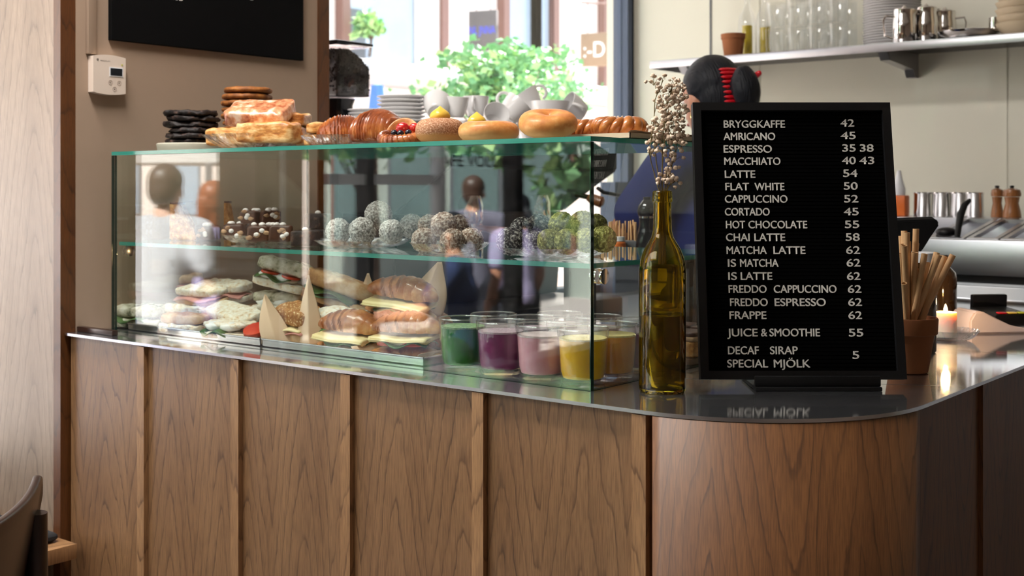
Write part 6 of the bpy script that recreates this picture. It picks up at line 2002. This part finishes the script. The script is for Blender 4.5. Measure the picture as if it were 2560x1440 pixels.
st = thing('stool', 'dark wooden stool under the person in the navy sweater', 'stool', (x, y, 0.0))
MB().lathe([(0, .395), (.17, .395), (.18, .405), (.18, .425), (0, .43)], 32).build('seat', 'chair_wood', st)
for j in range(4):
    a = PI / 4 + j * PI / 2
    MB().tube([(.11 * math.cos(a), .11 * math.sin(a), .394), (.16 * math.cos(a), .16 * math.sin(a), 0.001)], .016, 10).build('leg', 'chair_wood', st)
# ------------------------------------------------------------------ plaster wall: blackboard, thermostat, cable duct
ya, yb_ = yat(270, XW), yat(750, XW)
zb = CAM_Z + 0.340
bb = thing('blackboard', 'large black menu board on the plaster wall above the pastries', 'blackboard', (XW, (ya + yb_) / 2, zb))
hw = (yb_ - ya) / 2
MB().box(0.0005, 0.014, -hw, hw, 0, 0.80, bev=0.001).build('panel', 'black_matt', bb, smooth=0)
mb = MB()
for px in (432, 622):
    y = yat(px, XW) - (ya + yb_) / 2
    add_text(mb, 'BRÖD' if px < 500 else '35', (0.0148, y - 0.026, zat(2, XW, yat(px, XW)) - zb), (0, 1, 0), (0, 0, 1), 0.013, 0.045 if px < 500 else 0.03)
o = mb.build('lettering', 'letter_white', bb, smooth=0)
y0, y1 = yat(220, XW), yat(301, XW)
yc, zc = (y0 + y1) / 2, (zat(140, XW, y0) + zat(230, XW, y0)) / 2
hh = (zat(140, XW, y0) - zat(230, XW, y0)) / 2
hw = (y1 - y0) / 2
th = thing('thermostat', 'white room thermostat with a small display on the plaster wall', 'thermostat', (XW, yc, zc))
mb = MB()
def front(u, v):                                    # gently bowed cover
    return Vector((0.021 + 0.004 * (1 - (2 * v - 1) ** 2) * 0 + 0.0, -hw + 2 * hw * u, -hh + 2 * hh * v + (0.0045 * (1 - (2 * u - 1) ** 2)) * (2 * v - 1)))
n = 14
R = mb.surf(front, n, 10)
B_ = [[mb.b.verts.new((0.0005, v.co.y, v.co.z)) for v in row] for row in (R[0], R[-1])]
for row, bk in ((R[0], B_[0]), (R[-1], B_[1])):
    for j in range(10):
        mb.b.faces.new((row[j], row[j + 1], bk[j + 1], bk[j]))
for j in (0, 10):
    bk = [mb.b.verts.new((0.0005, R[i][j].co.y, R[i][j].co.z)) for i in range(n + 1)]
    for i in range(n):
        mb.b.faces.new((R[i][j], R[i + 1][j], bk[i + 1], bk[i]))
bmesh.ops.remove_doubles(mb.b, verts=mb.b.verts, dist=1e-5)
mb.build('cover', 'white_plastic', th, smooth=50)
F = lambda u, v: (-hw + 2 * hw * u, -hh + 2 * hh * v)
def onface(name, m, u0, u1, v0, v1, x0=0.0212, x1=0.0222, bev=0):
    a, b = F(u0, v0), F(u1, v1)
    return MB().box(x0, x1, a[0], b[0], a[1], b[1], bev=bev).build(name, m, th, smooth=0)
onface('screen_bezel', 'frame_white', 0.49, 0.91, 0.46, 0.72)
onface('screen', 'screen_dark', 0.515, 0.88, 0.49, 0.69, 0.0223, 0.0228)
onface('indicator', 'led_green', 0.86, 0.90, 0.79, 0.82)
for u, v, s in ((0.52, 0.285, '-'), (0.79, 0.285, '+'), (0.65, 0.11, '*')):
    y, z = F(u, v)
    b = MB().lathe([(0.0052, 0), (0.0052, 0.0005), (0.0047, 0.0005), (0.0047, 0)], 28, xf=Matrix.Translation((0.0213, y, z)) @ Matrix.Rotation(rad(90), 4, 'Y')).build('button', 'button_line', th)
    m2 = MB()
    if s == '+':
        m2.box(0.0213, 0.0217, y - 0.0018, y + 0.0018, z - 0.0004, z + 0.0004)
        m2.box(0.0213, 0.0217, y - 0.0004, y + 0.0004, z - 0.0018, z + 0.0018)
    elif s == '-':
        m2.box(0.0213, 0.0217, y - 0.002, y + 0.002, z - 0.0004, z + 0.0004)
    else:
        m2.lathe([(0, 0), (0.0016, 0), (0.0016, 0.0004), (0, 0.0004)], 12, xf=Matrix.Translation((0.0213, y, z)) @ Matrix.Rotation(rad(90), 4, 'Y'))
    m2.build('symbol', 'mark_grey', b, smooth=0)
mb = MB()
a = F(0.22, 0.885)
add_text(mb, 'REGIUM', (0.0214, a[0], a[1] - 0.002), (0, 1, 0), (0, 0, 1), 0.003, 0.024)
a = F(0.13, 0.90)
mb.lathe([(0.0024, 0), (0.0024, 0.0004), (0.0015, 0.0004), (0.0015, 0)], 20, xf=Matrix.Translation((0.0213, a[0], a[1])) @ Matrix.Rotation(rad(90), 4, 'Y'))
mb.build('logo', 'mark_grey', th, smooth=0)
du = MB().box(XW + 0.0003, XW + 0.012, yat(217, XW + .006), yat(238, XW + .006), zc + hh + 0.004, 2.98, bev=0.002).build('cable_duct', 'plaster')
tag(du, 'narrow painted cable duct running up from the thermostat', 'cable duct')
# ------------------------------------------------------------------ bench and chair at the lower left
be = thing('bench', 'oak wall bench along the partition with a dark seat pad', 'bench', (0, 0, 0))
o = MB().box(XS + 0.2, -2.372, 1.06, YP - 0.002, 0.515, 0.548, bev=0.002).build('seat', 'oak_edge', be)
uvmap(o)
o = MB().box(XS + 0.25, -2.43, 1.30, 1.33, 0.002, 0.514).build('support', 'oak_brown', be)
uvmap(o)
MB().box(XS + 0.25, -2.412, 1.075, 1.452, 0.5485, 0.570, bev=0.014, seg=4).build('seat_pad', 'cushion', be)
cx, cyy = -1.792, 0.737
ch = thing('chair', 'dark bent plywood chair with a curved backrest, its back to the counter', 'chair', (cx, cyy, 0), rad(131.3))
mb = MB()
def back(u, v):
    x = -0.215 + 0.43 * u
    zt = 0.860 + 0.016 * abs(2 * u - 1) ** 2.5
    r = max(0, abs(2 * u - 1) - 0.86) / 0.14
    zt -= 0.045 * r ** 2.2
    z = 0.56 + (zt - 0.56) * v + 0.02 * r * (1 - v)
    return Vector((x, -0.235 + 0.62 * x * x + 0.05 * (1 - v), z))
mb.surf(back, 44, 12)
o = mb.build('backrest', 'chair_wood', ch, smooth=180)
uvmap(o)
m = o.modifiers.new('thickness', 'SOLIDIFY')
m.thickness = 0.014
m.offset = 0
m = o.modifiers.new('bevel', 'BEVEL')
m.width = 0.004
m.segments = 2
for s in (-1, 1):
    o = MB().tube([(s * 0.178, -0.214, 0.815), (s * 0.178, -0.213, 0.80), (s * 0.180, -0.215, 0.46), (s * 0.188, -0.285, 0.001)], [0.0165, 0.0175, 0.0175, 0.014], 20).build('leg', 'chair_wood', ch, smooth=50)
    uvmap(o)
    o = MB().tube([(s * 0.18, 0.18, 0.445), (s * 0.19, 0.20, 0.001)], [0.017, 0.013], 16).build('leg', 'chair_wood', ch)
    uvmap(o)
o = slab_mesh(0.43, 0.42, 0.022, 0.4, 0.45, 0, 1, 0).build('seat', 'chair_wood', ch, (0, -0.02, 0.446), smooth=60)
uvmap(o)
# ------------------------------------------------------------------ outside: shrub, signs, parasols
def tree(name, label, c, size, n, seed, stem_z, mats, leafsize=0.05, gap=0.0):
    rnd = random.Random(seed)
    t = thing(name, label, 'tree', (c[0], c[1], stem_z))
    mb = MB()
    cz = c[2] - stem_z
    clumps = []
    for k in range(24):
        d = Vector((rnd.gauss(0, 1), rnd.gauss(0, 1), rnd.gauss(0, 1))).normalized() * rnd.random() ** 0.4
        clumps.append(Vector((d.x * size[0], d.y * size[1], cz + d.z * size[2])))
    for k in range(n):
        p = rnd.choice(clumps) + Vector((rnd.gauss(0, .22) * size[0], rnd.gauss(0, .22) * size[1], rnd.gauss(0, .16) * size[2]))
        a = Vector((rnd.gauss(0, 1), rnd.gauss(0, 1), rnd.gauss(0, .6))).normalized()
        b = a.orthogonal()
        b.rotate(Matrix.Rotation(rnd.random() * 6, 3, a))
        b.normalize()
        L = leafsize * rnd.uniform(.6, 1.2)
        w = L * .38
        up = a.cross(b)
        mb.quad([p, p + a * L * .5 + b * w + up * w * .25, p + a * L, p + a * L * .5 - b * w + up * w * .25], mi=1 if rnd.random() < .22 else 0)
    f = mb.build('foliage', mats, t, smooth=0)
    f['kind'] = 'stuff'
    st = MB()
    st.tube([(0, 0, 0.002), (0.02, 0, cz * .5), (0, 0.02, cz)], [size[0] * .06 + .01, size[0] * .05 + .008, .008], 10)
    for cl in clumps[:12]:
        st.tube([(0.01, 0.01, cz * .55), Vector((0.01, 0.01, cz * .75)).lerp(cl, .5), cl], [.012, .008, .004], 6)
    st.build('trunk', 'bark', t, smooth=180)
    return t
c = ray(1262, 208, 7.2)
tree('shrub', 'leafy green shrub outside the kitchen window', (c.x, c.y, c.z), (0.42, 0.52, 0.21), 2600, 4, -0.02, ['leaf', 'leaf_light'], 0.062)
c = ray(924, 66, 10.6)
tree('potted_plant', 'yellow green plant on the ledge of the building opposite', (-7.88, yat(924, -7.88), zat(66, -7.88, yat(924, -7.88))), (0.10, 0.12, 0.10), 420, 6, zl, ['leaf_light', 'leaf'], 0.09)
def hang(label, pa, pb, py0, py1, face, mat_, txt, tcol, x=-7.6):
    y0, y1 = yat(pa, x), yat(pb, x)
    z1, z0 = zat(py0, x, (y0 + y1) / 2), zat(py1, x, (y0 + y1) / 2)
    A, B = Vector((x - 0.0, y0, 0)), Vector((x, y1, 0))
    w = (RX * (B.x - A.x) + RY * (B.y - A.y))
    cxm, cym = (A.x + B.x) / 2, (A.y + B.y) / 2
    t = thing('hanging_sign', label, 'sign', (cxm, cym, z0), YAW + rad(-22))
    hw = (pb - pa) / FOC * depth(cxm, cym) / 2 / math.cos(rad(22))
    MB().box(-hw, hw, -0.025, 0.025, 0, z1 - z0, bev=0.004).build('board', mat_, t)
    mb = MB()
    add_text(mb, txt, (-hw * face[0], -0.0258, (z1 - z0) * face[1]), (1, 0, 0), (0, 0, 1), (z1 - z0) * face[2], hw * 2 * face[3])
    mb.build('lettering', tcol, t, smooth=0)
    mb = MB()
    for s in (-.5, .5):
        mb.tube([(s * hw, 0, z1 - z0), (s * hw, 0, z1 - z0 + 0.35)], 0.006, 8)
    mb.tube([(-hw, 0, z1 - z0 + 0.35), (hw * 3.5, 0.6, z1 - z0 + 0.35)], 0.012, 8)
    mb.build('bracket', 'facade_frame', t)
hang('tan hanging sign with blue lettering outside the kitchen window', 1173, 1243, 27, 128, (0.92, 0.42, 0.20, 0.92), 'sign_dark', 'NL JNNA', 'sign_blue')
hang('tan hanging sign with a white smiley of punctuation marks', 1453, 1518, 83, 166, (0.74, 0.28, 0.46, 0.78), 'sign_tan', ':-D', 'sign_white')
x = -7.0
y = yat(943, x)
pt = thing('blue_cloth', 'blue folded parasol standing across the street', 'parasol', (x, y, -0.02))
MB().lathe([(0, 0), (0.2, 0), (0.2, 0.05), (0.03, 0.06), (0.025, 1.0), (0, 1.0)], 20).build('pole', 'frame_white', pt)
MB().lathe([(0, 1.0), (0.10, 1.01), (0.13, 1.5), (0.05, zat(213, x, y) + .02), (0, zat(210, x, y) + .02)], 16, rf=lambda a, z: 1 + .12 * math.sin(6 * a)).build('canopy', 'cloth_blue', pt)
# trees and parasol in front of the street windows, mirrored in the case
v = ray(1500, 385, 9.0)
tree('street_tree', 'broad green street tree in front of the cafe windows', (v.x, 3.13 - v.y, v.z + .25), (0.85, 0.9, 0.55), 2400, 9, -0.02, ['leaf', 'leaf_light'], 0.16)
v = ray(930, 372, 9.5)
tree('street_tree', 'smaller green street tree further along the cafe windows', (v.x, 3.13 - v.y, v.z + .35), (0.8, 0.9, 0.4), 1500, 10, -0.02, ['leaf', 'leaf_light'], 0.15)
v = ray(520, 380, 9.0)
ps = thing('parasol', 'pale open parasol on the pavement outside', 'parasol', (v.x, 3.13 - v.y, -0.02))
MB().lathe([(0, 0), (0.25, 0), (0.25, 0.06), (0.03, 0.07), (0.025, 1.72), (0, 1.72)], 20).build('pole', 'frame_white', ps)
MB().lathe([(0.70, 1.52), (0.66, 1.56), (0.3, 1.68), (0, 1.76), ], 24).build('canopy', 'parasol', ps)
